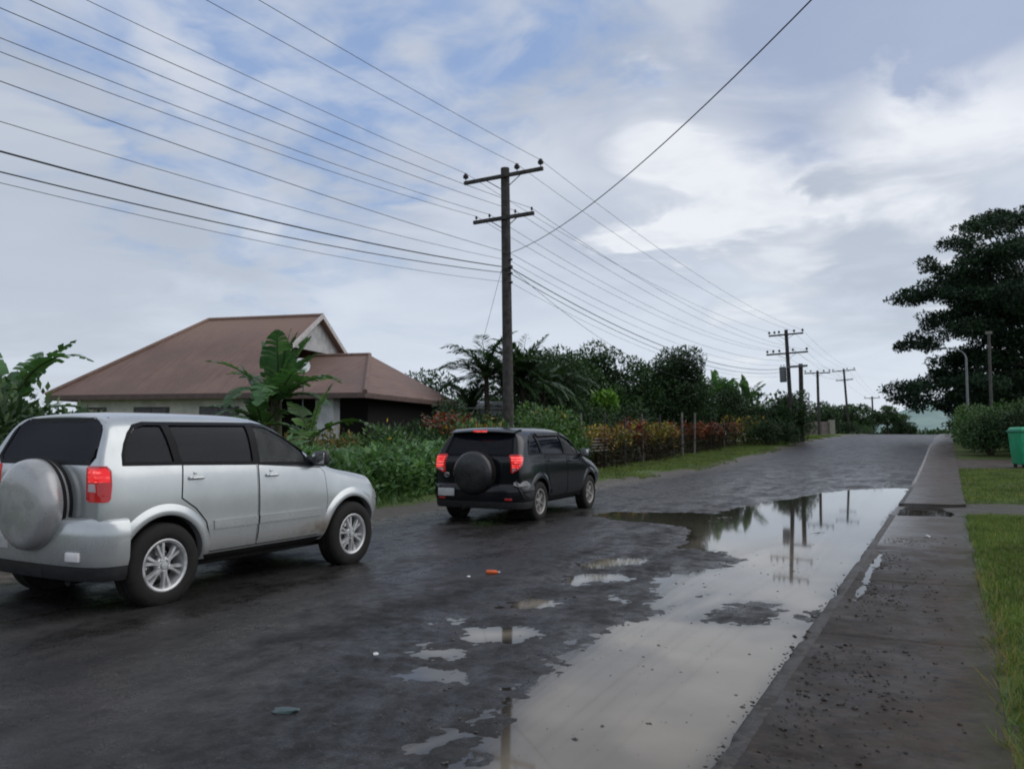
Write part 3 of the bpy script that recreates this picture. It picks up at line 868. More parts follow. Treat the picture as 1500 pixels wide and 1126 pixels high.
def make_car(cfg):
    root = thing(cfg['name'], cfg['label'], 'car', cfg['loc'], cfg['rz'])
    paint = cfg['paint']
    me = loft_body(cfg['stations'])
    body = bpy.data.objects.new('body', me); COL.objects.link(body)
    mod = body.modifiers.new('s', 'SUBSURF'); mod.levels = mod.render_levels = 3
    applied(body)
    skin = Skin(body.data)
    body.data.materials.clear(); body.data.materials.append(paint); body.data.materials.append(M_UNDER)
    # cabin and openings
    cuts = []
    ya, yf, r = cfg['rear_axle'], cfg['front_axle'], cfg['r']
    for y in (ya, yf):
        for s in (1, -1):
            mb = MB(); M = Matrix.Translation((s * .80, y, r + .01)) @ Matrix.Rotation(R(90), 4, 'Y')
            ra = cfg['arch']
            mb.lathe([(0.0005, -.24), (ra, -.24), (ra, .4), (.0005, .4)], 44, M)
            cuts.append(cutter(mb, M_UNDER))
    # cabin: the greenhouse drawn in by 5 cm
    c_st = []
    for st in cfg['cabin']: c_st.append(st)
    cme = loft_body(c_st)
    cab = bpy.data.objects.new('cutter', cme); COL.objects.link(cab)
    cme.materials.append(M_UNDER)
    mod = cab.modifiers.new('s', 'SUBSURF'); mod.levels = mod.render_levels = 2
    applied(cab); cuts.append(cab)
    for poly in cfg['side_windows']:
        for s in (1, -1):
            mb = MB(); n = len(poly)
            vs = [(s * .45, a, b) for a, b in poly] + [(s * 1.2, a, b) for a, b in poly]
            fs = [tuple(range(n)), tuple(range(2 * n - 1, n - 1, -1))] + [(i, i + n, (i + 1) % n + n, (i + 1) % n) for i in range(n)]
            mb.add(vs, fs); cuts.append(cutter(mb, M_TRIM))
    poly = cfg['rear_window']; n = len(poly)
    yw = cfg['cabin'][0][0]
    mb = MB(); vs = [(a, yw + .30, b) for a, b in poly] + [(a, -2.6, b) for a, b in poly]
    fs = [tuple(range(n)), tuple(range(2 * n - 1, n - 1, -1))] + [(i, i + n, (i + 1) % n + n, (i + 1) % n) for i in range(n)]
    mb.add(vs, fs); cuts.append(cutter(mb, M_TRIM))
    poly = cfg['windscreen']; n = len(poly)      # in plan (x, y), cut downwards
    mb = MB(); vs = [(a, b, 1.09) for a, b in poly] + [(a, b, 2.2) for a, b in poly]
    fs = [tuple(range(n)), tuple(range(2 * n - 1, n - 1, -1))] + [(i, i + n, (i + 1) % n + n, (i + 1) % n) for i in range(n)]
    mb.add(vs, fs); cuts.append(cutter(mb, M_TRIM))
    for c in cuts:
        bm = bmesh.new(); bm.from_mesh(c.data); bmesh.ops.recalc_face_normals(bm, faces=bm.faces); bm.to_mesh(c.data); bm.free()
        mo = body.modifiers.new('b', 'BOOLEAN'); mo.object = c; mo.operation = 'DIFFERENCE'; mo.solver = 'EXACT'
        if hasattr(mo, 'material_mode'): mo.material_mode = 'TRANSFER'
    applied(body)
    for c in cuts:
        m_ = c.data; bpy.data.objects.remove(c); bpy.data.meshes.remove(m_)
    # tidy materials: everything that is not paint becomes dark lining
    body.data.polygons.foreach_set('use_smooth', np.full(len(body.data.polygons), True))
    body.data.set_sharp_from_angle(angle=R(38))
    body.parent = root
    # lower body in dark plastic
    # ---- glass and seals
    for k, poly in enumerate(cfg['side_windows']):
        for s, fr in ((1, SIDE_R), (-1, SIDE_L)):
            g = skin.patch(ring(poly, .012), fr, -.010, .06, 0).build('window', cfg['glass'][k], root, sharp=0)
    bandp = cfg['window_band']
    for s, fr in ((1, SIDE_R), (-1, SIDE_L)):
        mb = MB()
        for poly in bandp: skin.patch(poly, fr, .004, .05, .012, mb)
        mb.build('window_frame', cfg.get('band_mat', M_TRIM), root, sharp=50)
    rw = skin.patch(ring(cfg['rear_window'], .012), REAR, -.006, .06, 0).build('rear_window', M_GLASS_DARK, root, sharp=0)
    mb = MB()
    pw = cfg['rear_window']; po = ring(pw, .035)
    for i in range(len(pw)):
        j = (i + 1) % len(pw); skin.patch([pw[i], po[i], po[j], pw[j]], REAR, .003, .08, .012, mb)
    mb.build('seal', M_TRIM, rw, sharp=50)
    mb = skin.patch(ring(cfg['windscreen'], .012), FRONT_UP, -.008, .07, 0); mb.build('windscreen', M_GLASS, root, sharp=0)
    # ---- doors
    for k, poly in enumerate(cfg['doors']):
        for s, fr in ((1, SIDE_R), (-1, SIDE_L)):
            mb = skin.patch(poly, fr, .0045, .045, .014)
            gap = ring(poly, .011); 
            for i in range(len(poly)):
                j = (i + 1) % len(poly); skin.patch([poly[i], gap[i], gap[j], poly[j]], fr, .0012, .05, 0, mb, 1)
            d = mb.build('door', [paint, M_TRIM], root, sharp=60)
            hy, hz = cfg['handles'][k]
            h = skin.hit((s * 3, hy, hz), (-s, 0, 0))[0]
            hb = MB(); hb.box((h.x + s * .012, hy, hz), (.035, .17, .034), .014)
            hb.tube([(h.x - s * .004, hy - .075, hz), (h.x + s * .035, hy - .055, hz), (h.x + s * .040, hy, hz + .002), (h.x + s * .035, hy + .055, hz), (h.x - s * .004, hy + .075, hz)], .012, 8)
            hb.box((h.x + s * .004, hy - .01, hz + .042), (.012, .03, .022), .005)
            hb.build('handle', cfg['handle_mat'], d)
    # side moulding / step crease
    for s, fr in ((1, SIDE_R), (-1, SIDE_L)):
        mb = MB()
        for poly in cfg['mouldings']: skin.patch(poly, fr, .014, .05, .02, mb)
        mb.build('side_moulding', cfg['mould_mat'], root, sharp=50)
        mb = MB()
        for poly in cfg['sills']: skin.patch(poly, fr, .016, .05, .03, mb)
        mb.build('sill', cfg['sill_mat'], root, sharp=50)
    # fender flares
    for y in (ya, yf):
        for s in (1, -1):
            mb = MB(); vs = []; fs = []; N = 36
            prof = [(-.006, -.06), (-.006, .012), (.006, .020), (.040, .015), (.085, .004), (.11, -.010)]
            for i in range(N + 1):
                a = R(-3 + 186 * i / N)
                for dr_, dx in prof:
                    rr = cfg['arch'] + dr_
                    py = y + rr * math.cos(a); pz = r + .01 + rr * math.sin(a)
                    h = skin.hit((s * 3, py, max(.36, pz)), (-s, 0, 0))
                    bx = h[0].x if h and abs(h[0].x) > .68 else s * (.80)
                    vs.append((bx + s * dx, py, pz))
            q = len(prof)
            for i in range(N):
                for j in range(q - 1): fs.append((i * q + j, i * q + j + 1, (i + 1) * q + j + 1, (i + 1) * q + j))
            mb.add(vs, fs); facing(mb.build('wheel_arch', cfg['flare_mat'], root, sharp=50), s)
    # wheels
    for y in (ya, yf):
        for s in (1, -1):
            wheel(root, s * cfg['track'] / 2, y, r, cfg['rim_r'], cfg['tyre_w'], cfg['rim_mat'], cfg['spokes'], cfg['style'], s)
    # floor pan so that nothing shows light under the car
    mb = MB(); mb.box((0, (ya + yf) / 2, .30), (1.15, 3.4, .10), .03); mb.box((.25, ya - .25, .30), (.16, .5, .14), .05); mb.tube([(.3, ya - .2, .27), (.42, cfg['rear_y'] + .02, .27)], .03, 10)
    mb.tube([(-.72, ya, r), (.72, ya, r)], .05, 10); mb.tube([(-.72, yf, r), (.72, yf, r)], .04, 10)
    mb.build('underbody', M_UNDER, root)
    # interior
    for sx, sy in ((.36, .12), (-.36, .12)):
        mb = MB(); rot = Matrix.Rotation(R(12), 4, 'X')
        mb.box((sx, sy, .98), (.50, .13, .62), .05, rot); mb.box((sx, sy + .25, .70), (.50, .5, .16), .05)
        mb.box((sx, sy - .09, 1.36), (.27, .10, .19), .045, rot); mb.tube([(sx - .05, sy - .07, 1.26), (sx - .05, sy - .085, 1.33)], .008); mb.tube([(sx + .05, sy - .07, 1.26), (sx + .05, sy - .085, 1.33)], .008)
        mb.build('seat', M_SEAT, root)
    mb = MB(); rot = Matrix.Rotation(R(14), 4, 'X')
    mb.box((0, -.85, .96), (1.22, .14, .56), .05, rot); mb.box((0, -.6, .70), (1.22, .5, .16), .05)
    for sx in (-.40, .40): mb.box((sx, -.94, 1.30), (.25, .09, .15), .04, rot)
    mb.build('seat', M_SEAT, root)
    mb = MB(); M = Matrix.Translation((.36, .66, 1.08)) @ Matrix.Rotation(R(-65), 4, 'X')
    mb.lathe([(.18 + .016 * math.cos(a), .016 * math.sin(a)) for a in np.linspace(0, 2 * math.pi, 9)[:-1]], 26, M, closed=True)
    mb.tube([M @ Vector((-.17, 0, 0)), M @ Vector((.17, 0, 0))], .014); mb.build('steering_wheel', M_BLACKPL, root)
    mb = MB(); mb.box((0, .92, .99), (1.35, .34, .2), .06); mb.build('dashboard', M_BLACKPL, root)
    # door mirrors
    for s in (1, -1):
        mx, my, mz = cfg['mirror']
        mb = MB(); mb.box((s * (mx + .115), my, mz), (.20, .10, .155), .045, seg=3); mb.tube([(s * (mx - .06), my + .02, mz - .05), (s * (mx + .06), my + .005, mz - .03)], .026, 8)
        mi = mb.build('mirror', cfg['mirror_mat'], root)
        mb = MB(); mb.box((s * (mx + .115), my - .051, mz), (.165, .006, .12), .002); mb.build('glass', M_CHROME, mi)
    # rear lamps
    for s in (1, -1):
        mb = skin.patch(cfg['lamp_poly'], diag(s), .014, .03, .03)
        lm = mb.build('taillight', M_LAMP_RED, root, sharp=50)
        for poly, mt, nm in cfg['lamp_parts']:
            skin.patch(poly, diag(s), .018, .025, .008).build(nm, mt, lm, sharp=50)
    # spare wheel in its cover
    sx, sy, sz, sr, sdp = cfg['spare']
    M = Matrix.Translation((sx, sy, sz)) @ Matrix.Rotation(R(90), 4, 'X')       # local z points backwards
    mb = MB(); mb.lathe([(.001, sdp), (sr * .45, sdp - .002), (sr * .74, sdp - .010), (sr * .80, sdp - .016), (sr * .86, sdp - .024), (sr * .95, sdp - .055), (sr * .995, sdp - .105), (sr, sdp - .15), (sr * .985, .012), (sr * .96, .0)], 56, M)
    sc = mb.build('spare_wheel_cover', cfg['cover_mat'], root, sharp=0)
    mb = MB(); mb.lathe([(sr * .9, .03), (sr * 1.004, .03), (sr * 1.006, .06), (sr * .97, .066)], 56, M)
    mb.lathe([(.001, -.12), (sr * .955, -.10), (sr * .965, .03)], 56, M); mb.build('spare_tyre', M_TYRE, sc)
    # rear bumper
    def sweep(name, prof, path, mat, parent):
        vs = []; fs = []; n = len(prof)
        P = path + [(-x, y) for x, y in path[-2::-1]] if path[-1][0] == 0 else path
        for i, (x, y) in enumerate(P):
            a = Vector(P[max(0, i - 1)]); b = Vector(P[min(len(P) - 1, i + 1)]); d = (b - a).normalized()
            nn = Vector((-d.y, d.x)); 
            if nn.dot(Vector((x, y + 1.2))) < 0: nn = -nn
            for o_, z in prof: vs.append((x + nn.x * o_, y + nn.y * o_, z))
        for i in range(len(P) - 1):
            for j in range(n - 1): fs.append((i * n + j, (i + 1) * n + j, (i + 1) * n + j + 1, i * n + j + 1))
        fs.append(tuple(range(n))); fs.append(tuple((len(P) - 1) * n + i for i in range(n - 1, -1, -1)))
        return fixn(MB().add(vs, fs).build(name, mat, parent, sharp=48))
    bp = cfg['bumper']
    bo = sweep('bumper', bp['prof'], bp['path'], paint, root)
    sweep('bumper_skirt', bp['skirt'], bp['path'], M_BLACKPL, bo)
    for s in (1, -1):
        x_, y_, z_, a_ = cfg['reflector']
        MB().box((s * x_, y_, z_), cfg['refl_size'], .008, Matrix.Rotation(R(a_) * s, 4, 'Z')).build('reflector', cfg['refl_mat'], bo)
    return root, skin, body, bo

# ------------------------------------------------ silver car
M_SILVER = paint_mat('silver_paint', (.52, .545, .55), .65, .24, .72, (.17, .145, .115))
M_COVER_S = simple('cover_silver', (.40, .40, .395), .30, .35, var=.10, scale=5, coat=.4)
BAND_S = [(-1.665, 1.20), (-1.655, 1.30), (-1.615, 1.41), (-1.53, 1.505), (-1.40, 1.575), (-1.22, 1.60), (.10, 1.605), (.27, 1.585), (.46, 1.505), (.66, 1.375), (.88, 1.215), (1.02, 1.10)]
def band(outer, w, y_lo, extra):
    """black surround that follows the outline of the side glass; returns strips and the inner outline"""
    inn = [tuple(p) for p in ring(outer, -w)]
    out = []
    for i in range(len(outer) - 1):
        out.append([outer[i], outer[i + 1], inn[i + 1], inn[i]])
    return out + extra, inn
silver = dict(
    name='silver_suv', label='muddy silver SUV with a silver spare wheel cover, nearest car on the road', paint=M_SILVER,
    loc=(0, 0, 0), rz=0, rear_axle=-1.245, front_axle=1.245, r=.362, arch=.425, track=1.53, rim_r=.222, tyre_w=.225, rear_y=-1.98,
    stations=[
        (-1.93, -1.66, .42, 1.20, 1.63, .66, .745, .725, .59, .05),
        (-1.985, -1.69, .37, 1.20, 1.655, .72, .80, .775, .625, .05),
        (-1.90, -1.63, .34, 1.20, 1.675, .76, .838, .805, .65, .07),
        (-1.66, -1.48, .32, 1.195, 1.690, .80, .862, .825, .67, .08),
        (-1.25, -1.15, .30, 1.19, 1.70, .81, .868, .83, .68, .085),
        (-.65, -.62, .29, 1.18, 1.705, .81, .868, .83, .685, .085),
        (0, -.02, .29, 1.165, 1.70, .81, .868, .828, .685, .085),
        (.42, .26, .29, 1.15, 1.675, .81, .868, .826, .68, .08),
        (.72, .52, .29, 1.135, 1.52, .81, .868, .822, .695, .06),
        (.98, .86, .30, 1.11, 1.28, .81, .867, .812, .72, .03),
        (1.12, 1.12, .31, 1.07, 1.13, .81, .866, .80, .66, .012),
        (1.35, 1.35, .33, 1.03, 1.095, .80, .862, .785, .62, .012),
        (1.70, 1.70, .34, .965, 1.02, .78, .85, .755, .56, .012),
        (1.95, 1.95, .36, .87, .925, .73, .81, .70, .50, .012),
        (2.08, 2.06, .40, .76, .81, .64, .72, .60, .42, .01),
        (2.11, 2.09, .46, .69, .73, .55, .62, .52, .36, .01)],
    cabin=[
        (-1.70, -1.52, .80, 1.20, 1.59, .55, .66, .64, .54, .05),
        (-1.62, -1.42, .66, 1.20, 1.625, .65, .76, .75, .60, .07),
        (-.6, -.6, .55, 1.18, 1.65, .70, .79, .765, .63, .08),
        (.2, .15, .55, 1.15, 1.625, .70, .79, .765, .63, .08),
        (.62, .44, .55, 1.13, 1.48, .70, .79, .755, .63, .06),
        (.90, .80, .60, 1.08, 1.22, .66, .76, .70, .60, .03),
        (.98, .92, .68, .98, 1.10, .60, .70, .64, .5, .02)],
    side_windows=[
        [(-1.635, 1.225), (-1.625, 1.30), (-1.59, 1.395), (-1.515, 1.48), (-1.39, 1.545), (-1.22, 1.572), (-1.01, 1.575), (-.95, 1.215)],
        [(-.87, 1.213), (-.93, 1.577), (-.03, 1.577), (-.03, 1.192)],
        [(.06, 1.190), (.06, 1.577), (.25, 1.558), (.44, 1.48), (.64, 1.35), (.72, 1.293), (.72, 1.162)]],
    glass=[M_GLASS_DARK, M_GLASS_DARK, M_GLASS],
    window_band=band(BAND_S, .030, 0, [[(-1.01, 1.575), (-.95, 1.215), (-.87, 1.213), (-.93, 1.577)], [(-.03, 1.192), (-.03, 1.577), (.06, 1.577), (.06, 1.190)],
        [(-1.665, 1.195), (-1.635, 1.225), (-.90, 1.214), (0, 1.191), (.72, 1.162), (.96, 1.13), (1.02, 1.10), (0, 1.165)],
        [(.72, 1.16), (.72, 1.297), (.86, 1.195), (.96, 1.125)]])[0],
    rear_window=[(-.62, 1.27), (.62, 1.27), (.655, 1.31), (.585, 1.57), (.54, 1.60), (-.54, 1.60), (-.585, 1.57), (-.655, 1.31)],
    windscreen=[(-.62, .92), (.62, .92), (.57, .44), (.5, .37), (-.5, .37), (-.57, .44)],
    doors=[
        [(-.78, .56), (-.74, .42), (.005, .42), (.005, 1.16), (-.90, 1.185), (-.905, .90), (-.86, .72)],
        [(.035, .42), (.80, .42), (.96, .55), (1.0, .80), (.98, 1.06), (.94, 1.105), (.035, 1.158)]],
    handles=[(-.74, 1.085), (.20, 1.065)], handle_mat=M_SILVER,
    mouldings=[[(-.70, .62), (-.70, .70), (.005, .70), (.005, .62)], [(.035, .62), (.035, .70), (.80, .70), (.84, .62)]], mould_mat=M_SILVER,
    sills=[[(-.80, .335), (-.80, .40), (.80, .40), (.80, .335)]], sill_mat=M_BLACKPL, flare_mat=M_SILVER,
    rim_mat=M_ALLOY, spokes=6, style='fork', mirror=(.80, .84, 1.21), mirror_mat=M_BLACKPL,
    lamp_poly=[(-.930, .90), (-.935, 1.17), (-.92, 1.19), (-.76, 1.19), (-.715, 1.15), (-.705, 1.02), (-.715, .90), (-.74, .875), (-.91, .875)],
    lamp_parts=[([(-.915, 1.05), (-.92, 1.165), (-.77, 1.17), (-.735, 1.135), (-.73, 1.05)], M_LAMP_LIT, 'brake_light'),
                ([(-.915, .965), (-.915, 1.035), (-.85, 1.035), (-.84, .965)], M_LAMP_CLEAR, 'reversing_light'),
                ([(-.83, .93), (-.84, 1.035), (-.725, 1.035), (-.73, .93)], M_LAMP_RED, 'indicator_light')],
    spare=(0.07, -1.985, .905, .385, .225), cover_mat=M_COVER_S,
    bumper=dict(prof=[(-.06, .40), (.015, .42), (.035, .48), (.04, .62), (.032, .72), (.012, .755), (-.05, .77)],
                skirt=[(-.10, .29), (-.01, .30), (.008, .35), (.012, .415), (-.05, .43)],
                path=[(.868, -1.62), (.865, -1.72), (.845, -1.85), (.79, -1.945), (.68, -2.0), (.45, -2.03), (.2, -2.04), (0, -2.042)]),
    reflector=(.60, -2.050, .50, 6), refl_size=(.15, .03, .075), refl_mat=M_REFL,
)
def sh(y):
    if y < .9: return y - .2 * min(1, max(0, (y + 1.6) / .5))
    return y - .2 * min(1, max(0, (1.75 - y) / .85))
UPZ = .035
silver['stations'] = [(sh(a) if -1.3 < a < 1.9 else a, sh(b) if -1.3 < b < 1.9 else b) + (c, d + (UPZ if a < .9 else UPZ * .4), *q) for a, b, c, d, *q in silver['stations']]
silver['cabin'] = [(sh(a), sh(b)) + tuple(q) for a, b, *q in silver['cabin']]
lift = lambda z: z + UPZ * min(1, max(0, (1.45 - z) / .2)) if z > 1.0 else z
for k_ in ('side_windows', 'window_band'): silver[k_] = [[(sh(a), lift(b)) for a, b in p] for p in silver[k_]]
silver['windscreen'] = [(a, sh(b)) for a, b in silver['windscreen']]
silver['doors'] = [[(-.765, .56), (-.74, .42), (-.195, .42), (-.195, 1.19), (-1.06, 1.215), (-1.08, .93), (-.93, .83), (-.81, .70)],
    [(-.165, .42), (.72, .42), (.79, .52), (.815, .80), (.79, 1.07), (.74, 1.125), (-.165, 1.188)]]
silver['handles'] = [(-.93, 1.10), (.0, 1.085)]
silver['mouldings'] = [[(-.72, .62), (-.73, .70), (-.195, .70), (-.195, .62)], [(-.165, .62), (-.165, .70), (.70, .70), (.72, .62)]]
silver['mirror'] = (.80, .65, 1.235)
silver['lamp_poly'] = [(a, b * .92 + .135) for a, b in silver['lamp_poly']]
silver['lamp_parts'] = [([(a, b * .92 + .135) for a, b in p], m_, n_) for p, m_, n_ in silver['lamp_parts']]
silver['bumper']['prof'] = [(a, b + (.04 if b > .6 else 0)) for a, b in silver['bumper']['prof']]
s_root, s_skin, s_body, s_bump = make_car(silver)
s_root.location = (-6.86, 6.0, -.004); s_root.rotation_euler = (0, 0, R(0))
mb = MB(); mb.box((-.42, -2.075, .60), (.34, .012, .16), .004); mb.build('number_plate', M_PLATE, s_root)
mb = MB(); mb.tube([(.35, 1.02, 1.13), (-.1, .80, 1.285), (-.3, .74, 1.33)], .009, 6); mb.build('wiper', M_BLACKPL, s_root)
for s in (1, -1):
    s_skin.patch([(.68, .74), (.66, .84), (.92, .82), (.95, .72)], ((s * 4 * math.sqrt(.5), 4 * math.sqrt(.5), 0), (-s * math.sqrt(.5), math.sqrt(.5), 0), (0, 0, 1), (-s * math.sqrt(.5), -math.sqrt(.5), 0)), .01, .05, .02).build('headlight', M_HEAD, s_root)

def shorten(root):
    done = set()
    for o in list(root.children_recursive):
        if o.type != 'MESH' or o.name.split('.')[0] in ('wheel', 'rim', 'seat', 'steering_wheel') or o.data.name in done: continue
        done.add(o.data.name)
        co = np.empty(len(o.data.vertices) * 3, np.float32); o.data.vertices.foreach_get('co', co); co = co.reshape(-1, 3)
        y = co[:, 1]
        y = np.where(y < -1.64, np.where(y > -1.98, -1.64 + (y + 1.64) * .62, y + .129), y)
        y = np.where(y > 1.62, 1.62 + (y - 1.62) * .42, y)
        co[:, 1] = y; o.data.vertices.foreach_set('co', co.ravel()); o.data.update()
shorten(s_root)
# ------------------------------------------------ black car
M_BLACK = paint_mat('black_paint', (.006, .007, .0095), .0, .16, .18, (.04, .034, .028), .2)
M_COVER_B = simple('cover_black', (.012, .012, .013), .32, var=.2, coat=.25)
M_SCUFF = simple('scuffed_primer', (.22, .22, .22), .6, var=.4, scale=30)
BAND_B = [(-1.60, 1.15), (-1.57, 1.25), (-1.50, 1.36), (-1.38, 1.455), (-1.15, 1.505), (.02, 1.515), (.22, 1.49), (.42, 1.41), (.64, 1.285), (.84, 1.16), (.98, 1.06)]
black = dict(
    name='black_suv', label='black SUV with torn rear bumper and brake lights lit, ahead of the silver one', paint=M_BLACK,
    loc=(0, 0, 0), rz=0, rear_axle=-1.215, front_axle=1.235, r=.34, arch=.395, track=1.49, rim_r=.212, tyre_w=.215, rear_y=-1.95,
    stations=[
        (-1.91, -1.66, .40, 1.11, 1.525, .64, .73, .70, .57, .05),
        (-1.965, -1.69, .35, 1.11, 1.55, .70, .79, .75, .605, .05),
        (-1.88, -1.63, .32, 1.11, 1.575, .74, .83, .785, .63, .07),
        (-1.64, -1.48, .30, 1.11, 1.60, .78, .853, .805, .645, .08),
        (-1.22, -1.15, .28, 1.105, 1.615, .79, .858, .81, .65, .085),
        (-.65, -.62, .27, 1.10, 1.62, .79, .858, .81, .65, .085),
        (0, -.02, .27, 1.09, 1.61, .79, .858, .808, .65, .085),
        (.40, .24, .27, 1.08, 1.58, .79, .858, .806, .645, .08),
        (.70, .50, .27, 1.07, 1.43, .79, .858, .802, .66, .06),
        (.98, .86, .28, 1.05, 1.20, .79, .857, .795, .69, .03),
        (1.12, 1.12, .29, 1.02, 1.08, .79, .856, .785, .64, .012),
        (1.35, 1.35, .31, .985, 1.05, .78, .852, .77, .60, .012),
        (1.70, 1.70, .32, .92, .98, .76, .84, .74, .54, .012),
        (1.95, 1.95, .34, .83, .89, .71, .80, .69, .48, .012),
        (2.10, 2.08, .38, .72, .77, .62, .71, .59, .40, .01),
        (2.13, 2.11, .44, .65, .69, .53, .61, .51, .34, .01)],
    cabin=[
        (-1.68, -1.52, .75, 1.11, 1.49, .53, .65, .62, .52, .05),
        (-1.60, -1.42, .62, 1.11, 1.525, .63, .75, .73, .58, .07),
        (-.6, -.6, .52, 1.10, 1.565, .68, .78, .745, .60, .08),
        (.2, .15, .52, 1.08, 1.53, .68, .78, .745, .60, .08),
        (.62, .44, .52, 1.06, 1.39, .68, .78, .735, .60, .06),
        (.90, .80, .56, 1.02, 1.15, .64, .75, .69, .58, .03),
        (.98, .92, .64, .93, 1.04, .58, .69, .63, .48, .02)],
    side_windows=[
        [(-1.555, 1.17), (-1.53, 1.245), (-1.465, 1.345), (-1.36, 1.425), (-1.16, 1.47), (-1.10, 1.155)],
        [(-1.02, 1.152), (-1.08, 1.478), (-.05, 1.485), (-.05, 1.135)],
        [(.04, 1.132), (.04, 1.482), (.20, 1.46), (.40, 1.383), (.62, 1.258), (.70, 1.207), (.70, 1.10)]],
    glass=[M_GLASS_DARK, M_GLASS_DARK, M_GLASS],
    window_band=band(BAND_B, .030, 0, [[(-1.16, 1.47), (-1.10, 1.155), (-1.02, 1.152), (-1.08, 1.478)], [(-.05, 1.135), (-.05, 1.485), (.04, 1.485), (.04, 1.132)],
        [(-1.60, 1.14), (-1.56, 1.17), (-1.06, 1.154), (0, 1.134), (.70, 1.10), (.92, 1.075), (.98, 1.05), (0, 1.105)],
        [(.70, 1.098), (.70, 1.21), (.82, 1.135), (.92, 1.072)]])[0],
    rear_window=[(-.58, 1.15), (.58, 1.15), (.61, 1.19), (.55, 1.44), (.51, 1.465), (-.51, 1.465), (-.55, 1.44), (-.61, 1.19)],
    windscreen=[(-.60, .92), (.60, .92), (.55, .42), (.48, .35), (-.48, .35), (-.55, .42)],
    doors=[
        [(-.76, .54), (-.72, .40), (.005, .40), (.005, 1.095), (-.96, 1.115), (-.965, .92), (-.86, .74)],
        [(.035, .40), (.78, .40), (.94, .53), (.98, .76), (.96, 1.01), (.92, 1.045), (.035, 1.09)]],
    handles=[(-.78, 1.02), (.18, 1.0)], handle_mat=M_BLACK,
    mouldings=[[(-.70, .46), (-.70, .52), (.005, .52), (.005, .46)], [(.035, .46), (.035, .52), (.80, .52), (.80, .46)]], mould_mat=M_BLACK,
    sills=[[(-.78, .31), (-.78, .38), (.80, .38), (.80, .31)]], sill_mat=M_BLACKPL, flare_mat=M_BLACK,
    rim_mat=M_ALLOY_D, spokes=6, style='bar', mirror=(.79, .82, 1.13), mirror_mat=M_BLACK,
    lamp_poly=[(-.915, .99), (-.93, 1.12), (-.91, 1.145), (-.78, 1.145), (-.725, 1.10), (-.755, 1.0), (-.83, .90), (-.90, .84), (-.915, .86)],
    lamp_parts=[([(-.905, 1.0), (-.915, 1.115), (-.79, 1.12), (-.75, 1.085), (-.785, 1.0)], M_LAMP_LIT, 'brake_light'),
                ([(-.90, .93), (-.902, .985), (-.795, .985), (-.83, .93)], M_LAMP_LIT, 'tail_light'),
                ([(-.895, .86), (-.90, .915), (-.845, .915)], M_LAMP_CLEAR, 'reversing_light')],
    spare=(0.0, -1.965, .845, .365, .22), cover_mat=M_COVER_B,
    bumper=dict(prof=[(-.06, .36), (.015, .38), (.035, .44), (.04, .54), (.032, .62), (.012, .655), (-.05, .67)],
                skirt=[(-.10, .25), (-.01, .26), (.008, .31), (.012, .375), (-.05, .39)],
                path=[(.858, -1.58), (.855, -1.68), (.835, -1.81), (.78, -1.915), (.67, -1.975), (.45, -2.005), (.2, -2.015), (0, -2.017)]),
    reflector=(.62, -2.02, .42, 8), refl_size=(.13, .022, .04), refl_mat=M_REFL_R,
)
b_root, b_skin, b_body, b_bump = make_car(black)
b_root.location = (-7.06, 13.53, -.004); b_root.rotation_euler = (0, 0, R(3))
mb = MB(); mb.box((-.52, -2.062, .52), (.31, .012, .13), .004); mb.build('number_plate', M_PLATE, b_root)
# roof spoiler with the high brake lamp
mb = MB(); N = 14; vs = []; fs = []
for i in range(N + 1):
    u = -1 + 2 * i / N; x = .60 * u; dz = -.028 * u * u; dy = .05 * u * u
    for yy, zz in ((-1.50, 1.592), (-1.62, 1.592), (-1.80, 1.548), (-1.825, 1.532), (-1.80, 1.516), (-1.62, 1.535), (-1.50, 1.55)): vs.append((x, yy + dy, zz + dz))
for i in range(N):
    for j in range(6): fs.append((i * 7 + j, (i + 1) * 7 + j, (i + 1) * 7 + j + 1, i * 7 + j + 1))
fs.append(tuple(range(7))); fs.append(tuple(N * 7 + i for i in range(6, -1, -1)))
sp = mb.add(vs, fs).build('spoiler', M_BLACK, b_root, sharp=50)
MB().box((0, -1.822, 1.533), (.26, .022, .028), .006).build('high_brake_light', M_LAMP_LIT, sp)
# torn corner of the bumper: a hanging strip and the pale edge under the lamp
mb = MB()
mb.add([(.70, -1.985, .70), (.86, -1.82, .72), (.875, -1.70, .66), (.72, -2.03, .655), (.80, -1.985, .63), (.88, -1.80, .64)], [(0, 1, 4, 3), (1, 2, 5, 4)])
mb.build('bumper_tear', M_SCUFF, b_bump, smooth=False)
mb = MB(); mb.tube([(.74, -1.995, .74), (.80, -1.97, .58), (.85, -1.93, .47), (.87, -1.86, .43)], [.006, .012, .010, .004], 6); mb.build('torn_strip', M_BLACKPL, b_bump)
# emblem: an upright oval with crossing bars on the tailgate
def emblem(root, x, y, z, w_, h_):
    mb = MB()
    M = Matrix.Translation((x, y, z)) @ Matrix.Rotation(R(90), 4, 'X')
    pts = [(w_ * math.cos(a), h_ * math.sin(a), 0) for a in np.linspace(0, 2 * math.pi, 21)]
    mb.tube([M @ Vector(p) for p in pts], .006, 6, cap=False)
    mb.tube([M @ Vector((.5 * w_ * math.cos(a), .9 * h_ * math.sin(a), 0)) for a in np.linspace(0, 2 * math.pi, 17)], .005, 6, cap=False)
    mb.tube([M @ Vector((.75 * w_ * math.cos(a), .3 * h_ * math.sin(a) + .4 * h_, 0)) for a in np.linspace(0, 2 * math.pi, 17)], .005, 6, cap=False)
    mb.build('emblem', M_CHROME, root)
emblem(b_root, -.56, -1.975, .80, .05, .036)
